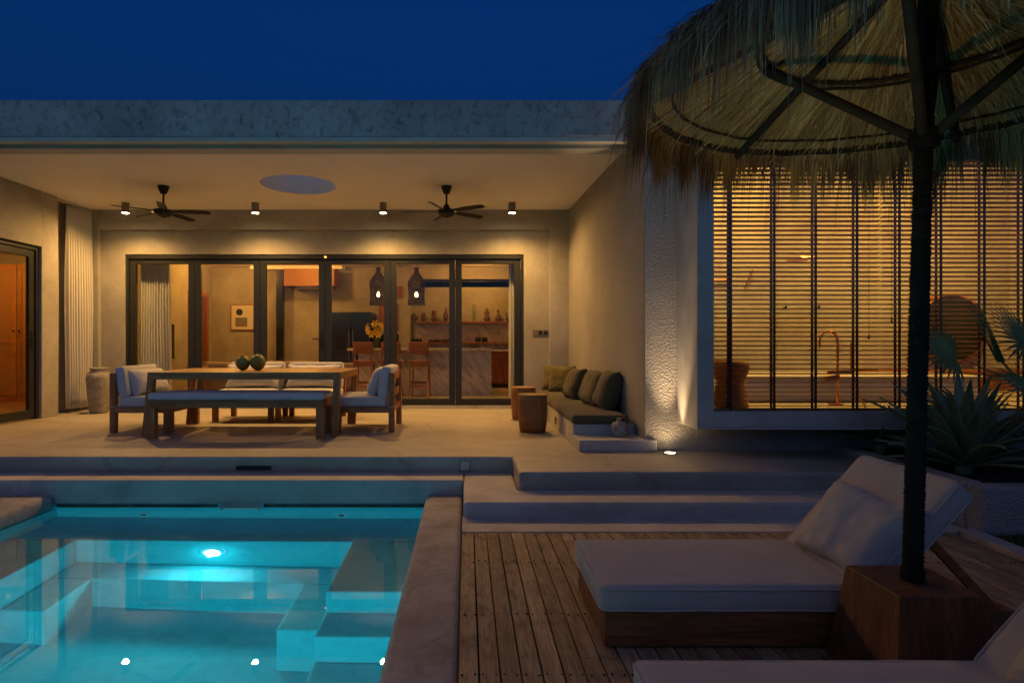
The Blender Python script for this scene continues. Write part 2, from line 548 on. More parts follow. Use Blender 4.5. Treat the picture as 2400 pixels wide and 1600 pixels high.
# ------------------------------------------------------------------ mesh helpers
class MB:
    def __init__(self):
        self.v, self.f = [], []

    def add(self, verts, faces):
        k = len(self.v)
        self.v += [tuple(p) for p in verts]
        self.f += [tuple(i + k for i in f) for f in faces]
        return self

    def box(self, x0, x1, y0, y1, z0, z1):
        v = [(x0, y0, z0), (x1, y0, z0), (x1, y1, z0), (x0, y1, z0), (x0, y0, z1), (x1, y0, z1), (x1, y1, z1), (x0, y1, z1)]
        return self.add(v, [(0, 3, 2, 1), (4, 5, 6, 7), (0, 1, 5, 4), (1, 2, 6, 5), (2, 3, 7, 6), (3, 0, 4, 7)])

    def bar(self, p0, p1, w, h, up=(0, 0, 1), w1=None, h1=None):
        p0, p1 = Vector(p0), Vector(p1)
        d = (p1 - p0).normalized()
        u = Vector(up)
        s = d.cross(u)
        if s.length < 1e-5:
            s = d.cross(Vector((0, 1, 0)))
        s.normalize()
        u = s.cross(d).normalized()
        w1 = w if w1 is None else w1
        h1 = h if h1 is None else h1
        v = []
        for p, a, b in ((p0, w, h), (p1, w1, h1)):
            for sx, sy in ((-1, -1), (1, -1), (1, 1), (-1, 1)):
                v.append(p + s * (sx * a / 2) + u * (sy * b / 2))
        return self.add(v, [(0, 1, 2, 3), (7, 6, 5, 4), (0, 4, 5, 1), (1, 5, 6, 2), (2, 6, 7, 3), (3, 7, 4, 0)])

    def tube(self, pts, rad, n=10, cap=True):
        pts = [Vector(p) for p in pts]
        rads = rad if isinstance(rad, (list, tuple)) else [rad] * len(pts)
        rings = []
        prev = None
        for i, p in enumerate(pts):
            d = (pts[min(i + 1, len(pts) - 1)] - pts[max(i - 1, 0)])
            d.normalize()
            if prev is None:
                a = Vector((0, 0, 1)) if abs(d.z) < 0.9 else Vector((1, 0, 0))
                s = d.cross(a).normalized()
            else:
                s = (prev - d * prev.dot(d))
                s.normalize()
            prev = s
            t = d.cross(s)
            rings.append([p + (s * math.cos(2 * PI * j / n) + t * math.sin(2 * PI * j / n)) * rads[i] for j in range(n)])
        v = [q for r in rings for q in r]
        f = []
        for i in range(len(rings) - 1):
            for j in range(n):
                f.append((i * n + j, i * n + (j + 1) % n, (i + 1) * n + (j + 1) % n, (i + 1) * n + j))
        if cap:
            f.append(tuple(range(n - 1, -1, -1)))
            k = (len(rings) - 1) * n
            f.append(tuple(k + j for j in range(n)))
        return self.add(v, f)

    def lathe(self, prof, n=32, cx=0, cy=0, cap=True, fn=None):
        v = []
        for i, (r, z) in enumerate(prof):
            for j in range(n):
                a = 2 * PI * j / n
                rr = r * (fn(a, i) if fn else 1)
                v.append((cx + rr * math.cos(a), cy + rr * math.sin(a), z))
        f = []
        for i in range(len(prof) - 1):
            for j in range(n):
                f.append((i * n + j, i * n + (j + 1) % n, (i + 1) * n + (j + 1) % n, (i + 1) * n + j))
        if cap:
            if prof[0][0] > 1e-6:
                f.append(tuple(range(n - 1, -1, -1)))
            if prof[-1][0] > 1e-6:
                k = (len(prof) - 1) * n
                f.append(tuple(k + j for j in range(n)))
        return self.add(v, f)

    def grid(self, fn, nu, nv):
        v = [fn(i / nu, j / nv) for j in range(nv + 1) for i in range(nu + 1)]
        f = []
        for j in range(nv):
            for i in range(nu):
                a = j * (nu + 1) + i
                f.append((a, a + 1, a + nu + 2, a + nu + 1))
        return self.add(v, f)

    def prism(self, poly, z0, z1):
        k = len(poly)
        v = [(x, y, z0) for x, y in poly] + [(x, y, z1) for x, y in poly]
        f = [tuple(range(k - 1, -1, -1)), tuple(range(k, 2 * k))]
        for i in range(k):
            j = (i + 1) % k
            f.append((i, j, k + j, k + i))
        return self.add(v, f)

    def rbox(self, sx, sy, sz, r, nx=8, ny=8, nz=2, puff=0.0, wr=0.0, seed=0, loc=(0, 0, 0), sag=0.0):
        h = (sx / 2, sy / 2, sz / 2)
        ns = (nx, ny, nz)
        ax = []
        for a in range(3):
            ha = h[a]
            rr = min(r, ha * 0.95)
            inner = [-(ha - rr) + 2 * (ha - rr) * i / ns[a] for i in range(ns[a] + 1)]
            ax.append([-ha, -ha + 0.3 * rr] + inner + [ha - 0.3 * rr, ha])
        idx, v, f = {}, [], []

        def pt(p):
            key = tuple(round(c, 6) for c in p)
            if key in idx:
                return idx[key]
            q = [max(-(h[a] - min(r, h[a] * 0.95)), min(h[a] - min(r, h[a] * 0.95), p[a])) for a in range(3)]
            d = Vector([p[a] - q[a] for a in range(3)])
            if d.length > 1e-9:
                rr = min(r, min(h) * 0.95)
                d = d.normalized() * min(r, 10)
                out = [q[a] + d[a] * (min(r, h[a] * 0.95) / r) for a in range(3)]
            else:
                out = list(p)
            u, w = p[0] / h[0], p[1] / h[1]
            out[2] += (1 if p[2] > 0 else -0.3) * puff * (1 - u ** 4) * (1 - w ** 4) * abs(p[2]) / h[2]
            if wr:
                nv = noise.noise_vector(Vector((out[0] * 4 + seed, out[1] * 4, out[2] * 4)))
                n2 = noise.noise_vector(Vector((out[0] * 13 + seed, out[1] * 13, out[2] * 13)))
                out = [out[a] + wr * (nv[a] + 0.35 * n2[a]) for a in range(3)]
            idx[key] = len(v)
            v.append((out[0] + loc[0], out[1] + loc[1], out[2] + loc[2]))
            return idx[key]

        for a in range(3):
            b, c = (a + 1) % 3, (a + 2) % 3
            for s in (-1, 1):
                for i in range(len(ax[b]) - 1):
                    for j in range(len(ax[c]) - 1):
                        q = []
                        for di, dj in ((0, 0), (1, 0), (1, 1), (0, 1)):
                            p = [0, 0, 0]
                            p[a] = s * h[a]
                            p[b] = ax[b][i + di]
                            p[c] = ax[c][j + dj]
                            q.append(pt(p))
                        if len(set(q)) == 4:
                            f.append(tuple(q) if s > 0 else tuple(reversed(q)))
        return self.add(v, f)

    def pillow(self, w, hgt, t, seed=0, wr=0.008, pinch=0.10, n=30):
        """square cushion lying in local XZ plane, thickness along Y, bottom edge at z=0"""
        v, f, idx = [], [], {}
        for s in (-1, 1):
            for j in range(n + 1):
                for i in range(n + 1):
                    u, w_ = 2 * i / n - 1, 2 * j / n - 1
                    edge = i in (0, n) or j in (0, n)
                    key = (i, j, 0 if edge else s)
                    if key in idx:
                        continue
                    x = w / 2 * u * (1 - pinch * (1 - w_ * w_) * abs(u))
                    z = hgt / 2 * w_ * (1 - pinch * (1 - u * u) * abs(w_))
                    th = t / 2 * ((1 - u ** 4) * (1 - w_ ** 4)) ** 0.55
                    p = Vector((x, s * th, z + hgt / 2))
                    nv = noise.noise_vector(Vector((x * 6 + seed * 3.1, z * 6, s * 2.0)))
                    n2 = noise.noise_vector(Vector((x * 17 + seed * 3.1, z * 17, s * 2.0)))
                    # creases running in from the corners and the seam
                    dcorner = min((Vector((abs(u), abs(w_))) - Vector((1, 1))).length, 1.0)
                    cre = math.sin(math.atan2(1.02 - abs(w_), 1.02 - abs(u)) * 14 + seed) * max(0, 0.75 - dcorner) * 0.012
                    p.y += s * cre * (0 if edge else 1)
                    p += (nv + 0.5 * n2) * wr
                    # slight sag: the bottom bulges
                    p.y += s * 0.10 * t * max(0, -w_) * (1 - u * u)
                    idx[key] = len(v)
                    v.append(p)

            for j in range(n):
                for i in range(n):
                    q = []
                    for di, dj in ((0, 0), (1, 0), (1, 1), (0, 1)):
                        a, b = i + di, j + dj
                        e = a in (0, n) or b in (0, n)
                        q.append(idx[(a, b, 0 if e else s)])
                    f.append(tuple(q) if s < 0 else tuple(reversed(q)))
        return self.add(v, f)

    def build(self, name, mat, parent=None, loc=(0, 0, 0), rot=(0, 0, 0), smooth=False, bevel=0.0, seg=2):
        me = bpy.data.meshes.new(name)
        me.from_pydata(self.v, [], self.f)
        me.update()
        if mat is not None:
            me.materials.append(M[mat] if isinstance(mat, str) else mat)
        if smooth:
            me.polygons.foreach_set("use_smooth", [True] * len(me.polygons))
        o = bpy.data.objects.new(name, me)
        COL.objects.link(o)
        o.location = loc
        o.rotation_euler = rot
        if parent is not None:
            o.parent = parent
        if bevel > 0:
            b = o.modifiers.new("bevel", 'BEVEL')
            b.width = bevel
            b.segments = seg
            b.limit_method = 'ANGLE'
            b.angle_limit = R(40)
        return o


def B(x0, x1, y0, y1, z0, z1):
    return MB().box(x0, x1, y0, y1, z0, z1)


def tag(o, label=None, cat=None, group=None, kind=None):
    if label:
        o['label'] = label
    if cat:
        o['category'] = cat
    if group:
        o['group'] = group
    if kind:
        o['kind'] = kind
    return o


def thing(name, label, cat, loc=(0, 0, 0), rot=(0, 0, 0), group=None):
    o = bpy.data.objects.new(name, None)
    COL.objects.link(o)
    o.location = loc
    o.rotation_euler = rot
    o.empty_display_size = 0.1
    return tag(o, label, cat, group)


def struct(o):
    o['kind'] = 'structure'
    return o


def stuff(o):
    o['kind'] = 'stuff'
    return o


def copy_tree(o, label=None, loc=None, rot=None, parent=None):
    c = o.copy()
    COL.objects.link(c)
    if parent is not None:
        c.parent = parent
    if label:
        c['label'] = label
    if loc is not None:
        c.location = loc
    if rot is not None:
        c.rotation_euler = rot
    for ch in list(o.children):
        copy_tree(ch, parent=c)
    return c


def dup(o, parent=None, loc=None, rot=None, label=None):
    c = o.copy()
    COL.objects.link(c)
    if parent is not None:
        c.parent = parent
    if loc is not None:
        c.location = loc
    if rot is not None:
        c.rotation_euler = rot
    if label:
        c['label'] = label
    return c


ZP = 0.276      # patio level
ZI = 0.30       # indoor floor
ZW = -0.13      # water level

# ================================================================== SETTING
# ground sheet with an opening for the pool
g = MB()
X0, X1, Y0, Y1 = -4.6, -0.2, -1.6, 5.75
S = 600
zg = -0.06
g.add([(-S, -S, zg), (S, -S, zg), (S, Y0, zg), (-S, Y0, zg)], [(0, 1, 2, 3)])
g.add([(-S, Y1, zg), (S, Y1, zg), (S, S, zg), (-S, S, zg)], [(0, 1, 2, 3)])
g.add([(-S, Y0, zg), (X0, Y0, zg), (X0, Y1, zg), (-S, Y1, zg)], [(0, 1, 2, 3)])
g.add([(X1, Y0, zg), (S, Y0, zg), (S, Y1, zg), (X1, Y1, zg)], [(0, 1, 2, 3)])
struct(g.build("ground", 'ground'))

# ---- pool shell
pool = bpy.data.objects.new("pool", None)
COL.objects.link(pool)
pool['kind'] = 'structure'
zb = ZW - 1.39
PXL, PXR = -3.80, -0.375
B(-4.0, -0.2, -1.2, 5.8, zb - 0.1, zb).build("pool_floor", 'pool', pool)
B(-4.1, -0.2, 5.538, 5.73, zb, -0.10).build("pool_wall", 'pool', pool)
B(-4.1, PXL, -1.0, 5.536, zb, -0.16).build("pool_wall", 'pool', pool)
B(PXR, -0.22, -1.0, 5.536, zb, -0.16).build("pool_wall", 'pool', pool)
B(-4.1, -0.2, -1.25, -1.0, zb, -0.05).build("pool_wall", 'pool', pool)
z1, z2 = ZW - 0.336, ZW - 0.871
led = [(PXL, PXR, 4.919, 5.537, z1), (-0.944, PXR, 3.98, 4.917, z1), (PXL, -3.217, 1.6, 4.917, z1)]
for x0, x1, y0, y1, zt in led:
    B(x0 + 0.001, x1 - 0.001, y0, y1, zb + 0.001, zt).build("pool_bench", 'pool', pool, bevel=0.02, seg=3)
for x0, x1, y0, y1, zt in [(-3.215, -0.946, 4.617, 4.918, z2), (-3.215, -2.895, 4.1, 4.616, z2), (-1.266, -0.946, 3.955, 4.616, z2)]:
    B(x0, x1, y0, y1, zb + 0.001, zt).build("pool_step", 'pool', pool, bevel=0.02, seg=3)
for k, (y0, y1, zt) in enumerate([(3.68, 3.979, ZW - 0.646), (3.38, 3.679, ZW - 0.941), (3.08, 3.379, ZW - 1.2)]):
    B(-0.944, PXR - 0.001, y0, y1, zb + 0.001, zt).build("pool_step", 'pool', pool, bevel=0.02, seg=3)
# coping
B(PXR + 0.0, -0.037, -1.3, 5.534, -0.155, 0.0).build("coping", 'coping', pool, bevel=0.045, seg=4)
B(-4.6, PXL, -1.3, 5.534, -0.155, 0.0).build("coping", 'coping', pool, bevel=0.06, seg=4)
B(PXL, PXR, -1.6, -1.0, -0.045, 0.0).build("coping", 'coping', pool, bevel=0.01)
B(PXL, PXR, 5.5335, 5.5375, -0.128, -0.101).build("waterline_band", mottled("mossy_band", (0.04, 0.045, 0.035), (0.13, 0.13, 0.10), 0.9, 9, 60, bmp=0.4), pool)
# water
w = MB()
w.add([(PXL - 0.01, -1.01, ZW), (PXR + 0.01, -1.01, ZW), (PXR + 0.01, 5.545, ZW), (PXL - 0.01, 5.545, ZW)], [(0, 1, 2, 3)])
struct(w.build("water", 'water'))

# ---- steps and patio
struct(B(-9.5, -0.03, 5.536, 5.872, -0.10, 0.124).build("ledge", 'step', bevel=0.018, seg=3))
st = MB().prism([(-0.028, 4.757), (3.74, 4.757), (3.74, 5.175), (0.45, 5.175), (0.45, 5.87), (-0.028, 5.87)], -0.05, 0.124)
struct(st.build("lower_step", 'step', bevel=0.03, seg=4))
struct(B(-0.035, 3.74, 4.414, 4.80, -0.05, 0.004).build("sill_strip", 'step'))
pt = MB().prism([(-9.5, 5.874), (0.45, 5.874), (0.45, 5.177), (3.74, 5.177), (3.74, 6.21), (8.5, 6.21), (8.5, 15.4), (-10.8, 15.4), (-10.8, 6.6), (-9.5, 6.6)], -0.05, ZP)
patio = struct(pt.build("patio", 'floor', bevel=0.03, seg=4))
struct(B(-6.4, 2.2, 10.36, 15.0, ZP + 0.004, ZI).build("indoor_floor", 'floor'))
tag(B(-2.27, -1.92, 5.868, 5.8735, 0.145, 0.19).build("drain_slot", 'vent'), None).parent = patio
pl = B(-0.065, 0.028, 5.862, 5.8735, 0.14, 0.235).build("cover_plate", 'step', bevel=0.002)
pl.parent = patio
fr = MB().box(-0.072, 0.035, 5.870, 5.8737, 0.133, 0.242)
fr.build("plate_gap", 'vent').parent = patio

gw = thing("garden_wall", "plain rendered garden wall on the far side of the pool, behind the camera", "wall", (0, -3.2, 0))
B(-11, 9, -0.1, 0.1, -0.055, 1.95).build("wall", 'plaster', gw)
B(-11, 9, -0.13, 0.13, 1.951, 2.0).build("coping", 'coping', gw)

# ---- deck: every board its own piece
deck = struct(B(-0.034, 3.62, -1.5, 4.41, -0.055, -0.035).build("deck", 'vent'))
bw, gap = 0.0900, 0.0075
nb = int(3.64 / bw)
joists = [4.40, 3.80, 3.08, 2.52, 1.92, 1.32, 0.72, 0.12, -0.5, -1.48]
nails = MB()
for i in range(nb):
    x0 = -0.034 + i * bw
    ends = [joists[0]]
    if i % 2 == 1 and i < 12:
        ends += [3.80]
    elif i % 5 == 0 and i > 6:
        ends += [2.86]
    if i % 3 == 2:
        ends += [1.92]
    else:
        ends += [0.72] if i % 2 else [1.32]
    if i in (6, 7):
        ends = [4.40, 2.66]
    ends.append(-1.48)
    for k in range(len(ends) - 1):
        ya, yb = ends[k] - 0.002, ends[k + 1] + 0.002
        dz = random.uniform(-0.0025, 0.0015)
        m = MB()
        ns = 3
        x1 = x0 + bw - gap + random.uniform(-0.001, 0.001)
        vv, ff = [], []
        for s in range(ns + 1):
            y = ya + (yb - ya) * s / ns
            wob = random.uniform(-0.0015, 0.0015)
            vv += [(x0 + wob, y, -0.03), (x1 + wob, y, -0.03), (x1 + wob, y, dz), (x0 + wob, y, dz)]
            if s:
                a = 4 * (s - 1)
                for q in range(4):
                    ff.append((a + q, a + (q + 1) % 4, a + 4 + (q + 1) % 4, a + 4 + q))
        ff += [(3, 2, 1, 0), tuple(4 * ns + q for q in range(4))]
        m.add(vv, ff)
        bo = m.build("board", 'deck', deck)
    for jy in joists[:7]:
        for fx in (0.2, 0.8):
            for rep in ((0.03, -0.03) if any(abs(jy - e) < 0.01 for e in ends[1:]) else (0.0,)):
                if jy > 4.3:
                    rep = -0.04
                cx, cyy = x0 + bw * fx + random.uniform(-0.006, 0.006), jy + rep + random.uniform(-0.006, 0.006)
                r = 0.0052
                nails.add([(cx + r * math.cos(a * PI / 3), cyy + r * math.sin(a * PI / 3), 0.0028) for a in range(6)]
                          + [(cx + r * math.cos(a * PI / 3), cyy + r * math.sin(a * PI / 3), -0.004) for a in range(6)],
                          [(0, 1, 2, 3, 4, 5)] + [(a, a + 6, (a + 1) % 6 + 6, (a + 1) % 6) for a in range(6)])
stuff(nails.build("nail", 'nail', deck))

# kerb and lawn on the right of the deck
struct(MB().prism([(3.63, 4.41), (3.50, 3.3), (3.46, 1.0), (3.66, 1.0), (3.70, 3.3), (3.745, 4.33), (3.745, 4.41)], -0.05, 0.03).build("kerb", 'coping', bevel=0.01))
struct(B(3.71, 7.5, 0.5, 4.33, -0.05, 0.0).build("lawn_soil", 'soil'))
N = 9000
gx = rng.uniform(3.72, 5.2, N)
gy = rng.uniform(2.6, 4.32, N)
hh = rng.uniform(0.03, 0.07, N)
an = rng.uniform(0, 2 * PI, N)
ln = rng.uniform(0, 0.03, N)
V = np.zeros((N, 3, 3))
V[:, 0] = np.stack([gx - 0.003 * np.cos(an), gy - 0.003 * np.sin(an), np.zeros(N)], 1)
V[:, 1] = np.stack([gx + 0.003 * np.cos(an), gy + 0.003 * np.sin(an), np.zeros(N)], 1)
V[:, 2] = np.stack([gx + ln * np.sin(an), gy - ln * np.cos(an), hh], 1)
me = bpy.data.meshes.new("grass")
me.from_pydata(V.reshape(-1, 3).tolist(), [], np.arange(3 * N).reshape(N, 3).tolist())
me.materials.append(M['grass'])
go = bpy.data.objects.new("grass", me)
COL.objects.link(go)
tag(go, "short dark grass beside the deck kerb", "grass", kind='stuff')

# ================================================================== VILLA
villa = thing("villa", "single storey cement villa with covered terrace, folding glass doors and flat roof", "house")
ZC = 3.633
# ceiling with a round skylight opening
cx, cyc, rr = -2.39, 8.495, 0.526
m = MB()
n = 64
sq = []
for j in range(n):
    a = 2 * PI * j / n
    c, s = math.cos(a), math.sin(a)
    k = 1.0 / max(abs(c), abs(s))
    sq.append((cx + k * c, cyc + k * s))
vv = [(x, y, ZC) for x, y in sq] + [(cx + rr * math.cos(2 * PI * j / n), cyc + rr * math.sin(2 * PI * j / n), ZC) for j in range(n)]
m.add(vv, [(j, n + j, n + (j + 1) % n, (j + 1) % n) for j in range(n)])
for x0, x1, y0, y1 in ((-6.69, cx - 1, 6.6, 10.36), (cx + 1, 2.2, 6.6, 10.36), (cx - 1, cx + 1, 6.6, cyc - 1), (cx - 1, cx + 1, cyc + 1, 10.36)):
    m.add([(x0, y0, ZC), (x0, y1, ZC), (x1, y1, ZC), (x1, y0, ZC)], [(0, 1, 2, 3)])
m.build("ceiling", 'ceiling', villa)
rf = MB()
top = 3.86
vv = [(x, y, top) for x, y in sq] + [(cx + rr * math.cos(2 * PI * j / n), cyc + rr * math.sin(2 * PI * j / n), top) for j in range(n)]
rf.add(vv, [(j, (j + 1) % n, n + (j + 1) % n, n + j) for j in range(n)])
for x0, x1, y0, y1 in ((-10.8, cx - 1, 6.6, 15.3), (cx + 1, 8.0, 6.6, 15.3), (cx - 1, cx + 1, 6.6, cyc - 1), (cx - 1, cx + 1, cyc + 1, 15.3)):
    rf.add([(x0, y0, top), (x1, y0, top), (x1, y1, top), (x0, y1, top)], [(0, 1, 2, 3)])
roof = rf.build("roof", 'fascia', villa)
tb = MB()
tv = []
for z in (ZC, 4.05):
    tv += [(cx + rr * math.cos(2 * PI * j / n), cyc + rr * math.sin(2 * PI * j / n), z) for j in range(n)]
tb.add(tv, [(j, j + n, (j + 1) % n + n, (j + 1) % n) for j in range(n)])
tb.build("skylight_shaft", 'ceiling', villa, smooth=True)
sk = MB()
sk.lathe([(rr + 0.03, 4.05), (rr + 0.03, 4.06), (rr * 0.7, 4.13), (0.001, 4.16)], 48, cx, cyc, cap=False)
sk.build("skylight_dome", 'glass', villa, smooth=True)

# fascia beam with stepped underside
B(-10.8, 8.2, 6.22, 6.66, 3.535, 3.924).build("fascia", 'fascia', villa, bevel=0.02, seg=3)
B(-10.8, 1.86, 6.226, 6.32, 3.493, 3.5345).build("fascia_lip", 'beam', villa)
B(-10.8, 1.86, 6.46, 6.655, 3.493, 3.5345).build("fascia_lip", 'beam', villa)
B(-10.8, 1.86, 6.657, 6.70, 3.535, ZC + 0.1).build("beam_back", 'beam', villa)

# back wall of the terrace
YB, YR = 10.07, 10.15
B(-6.70, -6.21, YB, 10.355, ZP, ZC).build("back_wall", 'plaster', villa, bevel=0.006)
B(1.40, 2.2, YB, 10.355, ZP, ZC).build("back_wall", 'plaster', villa, bevel=0.006)
B(-6.209, 1.399, YB, 10.354, 3.30, ZC).build("back_wall", 'plaster', villa, bevel=0.006)
B(-6.209, -5.807, YR, 10.353, ZP, 3.299).build("back_wall", 'plaster', villa)
B(0.97, 1.399, YR, 10.353, ZP, 3.299).build("back_wall", 'plaster', villa)
B(-5.806, 0.969, YR, 10.353, 2.895, 3.299).build("back_wall", 'plaster', villa)
B(-5.806, 0.969, 10.135, 10.353, ZP, 0.325).build("door_sill", 'step', villa)

# left wall with the bedroom door opening
B(-6.49, -6.29, 6.66, 7.35, ZP, ZC).build("left_wall", 'plaster', villa)
B(-6.49, -6.29, 7.351, 8.84, 2.814, ZC).build("left_wall", 'plaster', villa)
B(-6.49, -6.29, 8.841, 9.20, ZP, ZC).build("left_wall", 'plaster', villa, bevel=0.008)
B(-6.58, -6.491, 9.201, 10.069, ZP, ZC).build("left_wall", 'plaster', villa)
# right wall, slightly angled
MB().prism([(1.85, 6.222), (2.18, 6.50), (2.18, 10.068), (1.718, 10.068)], ZP, ZC).build("right_wall", 'stucco', villa)
# rough front wall with the box window
ZS0, ZS1 = 0.575, 3.36
B(1.852, 2.335, 6.20, 6.50, ZP, 3.534).build("front_wall", 'rough', villa)
B(2.336, 8.0, 6.20, 6.50, ZP, 0.60).build("front_wall", 'rough', villa)
B(2.336, 8.0, 6.20, 6.50, 3.30, 3.534).build("front_wall", 'rough', villa)
B(2.18, 2.339, 5.65, 6.199, ZS0, ZS1).build("window_surround", 'surround', villa, bevel=0.006)
B(2.340, 7.6, 5.65, 6.499, ZS0 + 0.026, 0.742).build("window_surround", 'surround', villa, bevel=0.004)
B(2.340, 7.6, 5.65, 6.199, ZS0, ZS0 + 0.025).build("window_surround", 'surround', villa)
B(2.340, 7.6, 5.65, 6.199, 3.21, ZS1).build("window_surround", 'surround', villa)
B(7.601, 7.8, 5.65, 6.199, ZS0, ZS1).build("window_surround", 'surround', villa)
wp = B(2.345, 7.598, 5.70, 5.708, 0.745, 3.207).build("window_pane", 'glass', villa)

# tower volume behind
tw = MB()
tw.add([(2.06, 8.6, 3.7), (2.06, 11, 3.7), (2.56, 8.6, 5.34), (2.56, 11, 5.34), (2.74, 8.6, 5.46), (2.74, 11, 5.46), (5.2, 8.6, 5.50), (5.2, 11, 5.50), (5.2, 8.6, 3.7), (5.2, 11, 3.7)],
       [(0, 1, 3, 2), (2, 3, 5, 4), (4, 5, 7, 6), (6, 7, 9, 8), (0, 2, 4, 6, 8), (1, 9, 7, 5, 3)])
tw.build("roof_tower", 'fascia', villa, bevel=0.04, seg=3)

# interior shell
B(-6.6, -6.40, 10.356, 15.2, ZP, 3.9).build("inner_wall", 'plaster', villa)
B(2.0, 2.2, 10.356, 15.2, ZP, 3.84).build("inner_wall", 'plaster', villa)
YI = 15.0
B(-6.4, -1.18, YI, 15.2, ZP, 3.84).build("inner_wall", 'plaster', villa)
B(-1.18, 1.999, YI, 15.2, ZP, 2.78).build("inner_wall", 'plaster', villa)
B(-1.18, 1.999, YI, 15.2, 2.985, 3.84).build("inner_wall", 'plaster', villa)
B(-6.4, 1.999, 10.357, YI, 3.275, 3.32).build("inner_ceiling", 'ceiling', villa)
B(-1.18, 1.5, 15.06, 15.07, 2.785, 2.98).build("clerestory_pane", 'glass', villa)
B(-1.18, 1.5, 15.03, 15.10, 2.925, 2.94).build("clerestory_bar", 'alu', villa)
B(-5.3, -3.05, 14.6, 14.997, 3.19, 3.274).build("ceiling_beam", 'ceiling', villa)
# bedroom shell
B(-10.6, -6.81, 6.8, 11.6, ZP + 0.003, ZI).build("bedroom_floor", 'table', villa)
B(-6.808, -6.495, 7.351, 8.84, ZP + 0.003, ZI - 0.003).build("bedroom_floor", 'floor', villa)
B(-10.6, -6.81, 11.6, 11.8, ZI, 3.3).build("bedroom_wall", 'plaster', villa)
B(-10.8, -10.6, 6.8, 11.6, ZI, 3.3).build("bedroom_wall", 'plaster', villa)
B(-10.6, -6.81, 6.7, 6.8, ZI, 3.3).build("bedroom_wall", 'plaster', villa)
B(-6.81, -6.70, 10.10, 11.6, ZI, 3.3).build("bedroom_wall", 'plaster', villa)
B(-6.81, -6.50, 6.7, 7.34, ZI, 3.6).build("bedroom_wall", 'plaster', villa)
B(-10.6, -6.50, 6.8, 11.6, 3.10, 3.2).build("bedroom_ceiling", 'ceiling', villa)
# bathroom shell
B(2.345, 7.9, 5.76, 8.9, 0.60, 0.735).build("bathroom_floor", 'floor', villa)
B(2.19, 2.34, 6.501, 8.9, 0.6, 3.855).build("bathroom_wall", 'plaster', villa)
B(2.341, 7.9, 8.7, 8.9, 0.736, 3.855).build("bathroom_wall", 'plaster', villa)
B(2.341, 4.05, 7.9, 8.699, 0.736, 3.80).build("bathroom_wall", 'plaster', villa)
B(7.9, 8.1, 5.76, 8.9, 0.6, 3.855).build("bathroom_wall", 'plaster', villa)
B(2.342, 7.9, 6.67, 8.698, 3.805, 3.85).build("bathroom_ceiling", 'ceiling', villa)

# ---- folding glass doors
jm = MB()
jm.box(-5.805, -5.757, 10.17, 10.27, 0.326, 2.894).box(0.92, 0.968, 10.17, 10.27, 0.326, 2.894)
jm.box(-5.756, 0.919, 10.16, 10.28, 2.82, 2.893).box(-5.756, 0.919, 10.17, 10.27, 0.326, 0.335)
jm.build("door_frame", 'alu', villa, bevel=0.004)
xb = [-5.755 + (0.918 + 5.755) * k / 6 for k in range(7)]
for k in range(6):
    a, b_ = xb[k] + 0.003, xb[k + 1] - 0.003
    f = MB()
    s = 0.105
    f.box(a, a + s, 10.19, 10.25, 0.338, 2.816).box(b_ - s, b_, 10.19, 10.25, 0.338, 2.816)
    f.box(a + s, b_ - s, 10.191, 10.249, 2.735, 2.815).box(a + s, b_ - s, 10.191, 10.249, 0.339, 0.44)
    lf = f.build("door_leaf", 'alu', villa, bevel=0.004)
    B(a + s - 0.01, b_ - s + 0.01, 10.216, 10.224, 0.43, 2.745).build("pane", 'glass', lf)
    if k == 2:
        h = MB().box(b_ - 0.075, b_ - 0.03, 10.182, 10.19, 1.30, 1.56).bar((b_ - 0.05, 10.15, 1.455), (b_ - 0.20, 10.15, 1.455), 0.02, 0.02).tube([(b_ - 0.05, 10.185, 1.455), (b_ - 0.05, 10.15, 1.455)], 0.012, 8)
        h.build("handle", 'black', lf)
B(-2.42, -2.385, 10.150, 10.159, 2.835, 2.86).build("door_sensor", 'red_glow', villa)

# ---- bedroom door (glazed leaf in the left wall)
ym0, ym1 = 7.355, 8.83
jd = MB()
jd.box(-6.42, -6.33, ym0, ym0 + 0.05, ZP + 0.002, 2.81).box(-6.42, -6.33, ym1 - 0.05, ym1, ZP + 0.002, 2.81).box(-6.42, -6.33, ym0 + 0.05, ym1 - 0.05, 2.75, 2.81)
jd.build("door_frame", 'alu', villa, bevel=0.003)
a, b_ = ym0 + 0.055, ym1 - 0.055
f = MB()
f.box(-6.40, -6.35, a, a + 0.11, ZI, 2.745).box(-6.40, -6.35, b_ - 0.11, b_, ZI, 2.745)
f.box(-6.399, -6.351, a + 0.11, b_ - 0.11, 2.64, 2.744).box(-6.399, -6.351, a + 0.11, b_ - 0.11, ZI, 0.42)
lf = f.build("door_leaf", 'alu', villa, bevel=0.003)
B(-6.378, -6.370, a + 0.1, b_ - 0.1, 0.41, 2.65).build("pane", 'glass', lf)
MB().box(-6.35, -6.342, b_ - 0.08, b_ - 0.03, 1.30, 1.56).bar((-6.31, b_ - 0.05, 1.47), (-6.31, b_ - 0.21, 1.47), 0.02, 0.02).tube([(-6.345, b_ - 0.05, 1.47), (-6.31, b_ - 0.05, 1.47)], 0.012, 8).build("handle", 'black', lf)

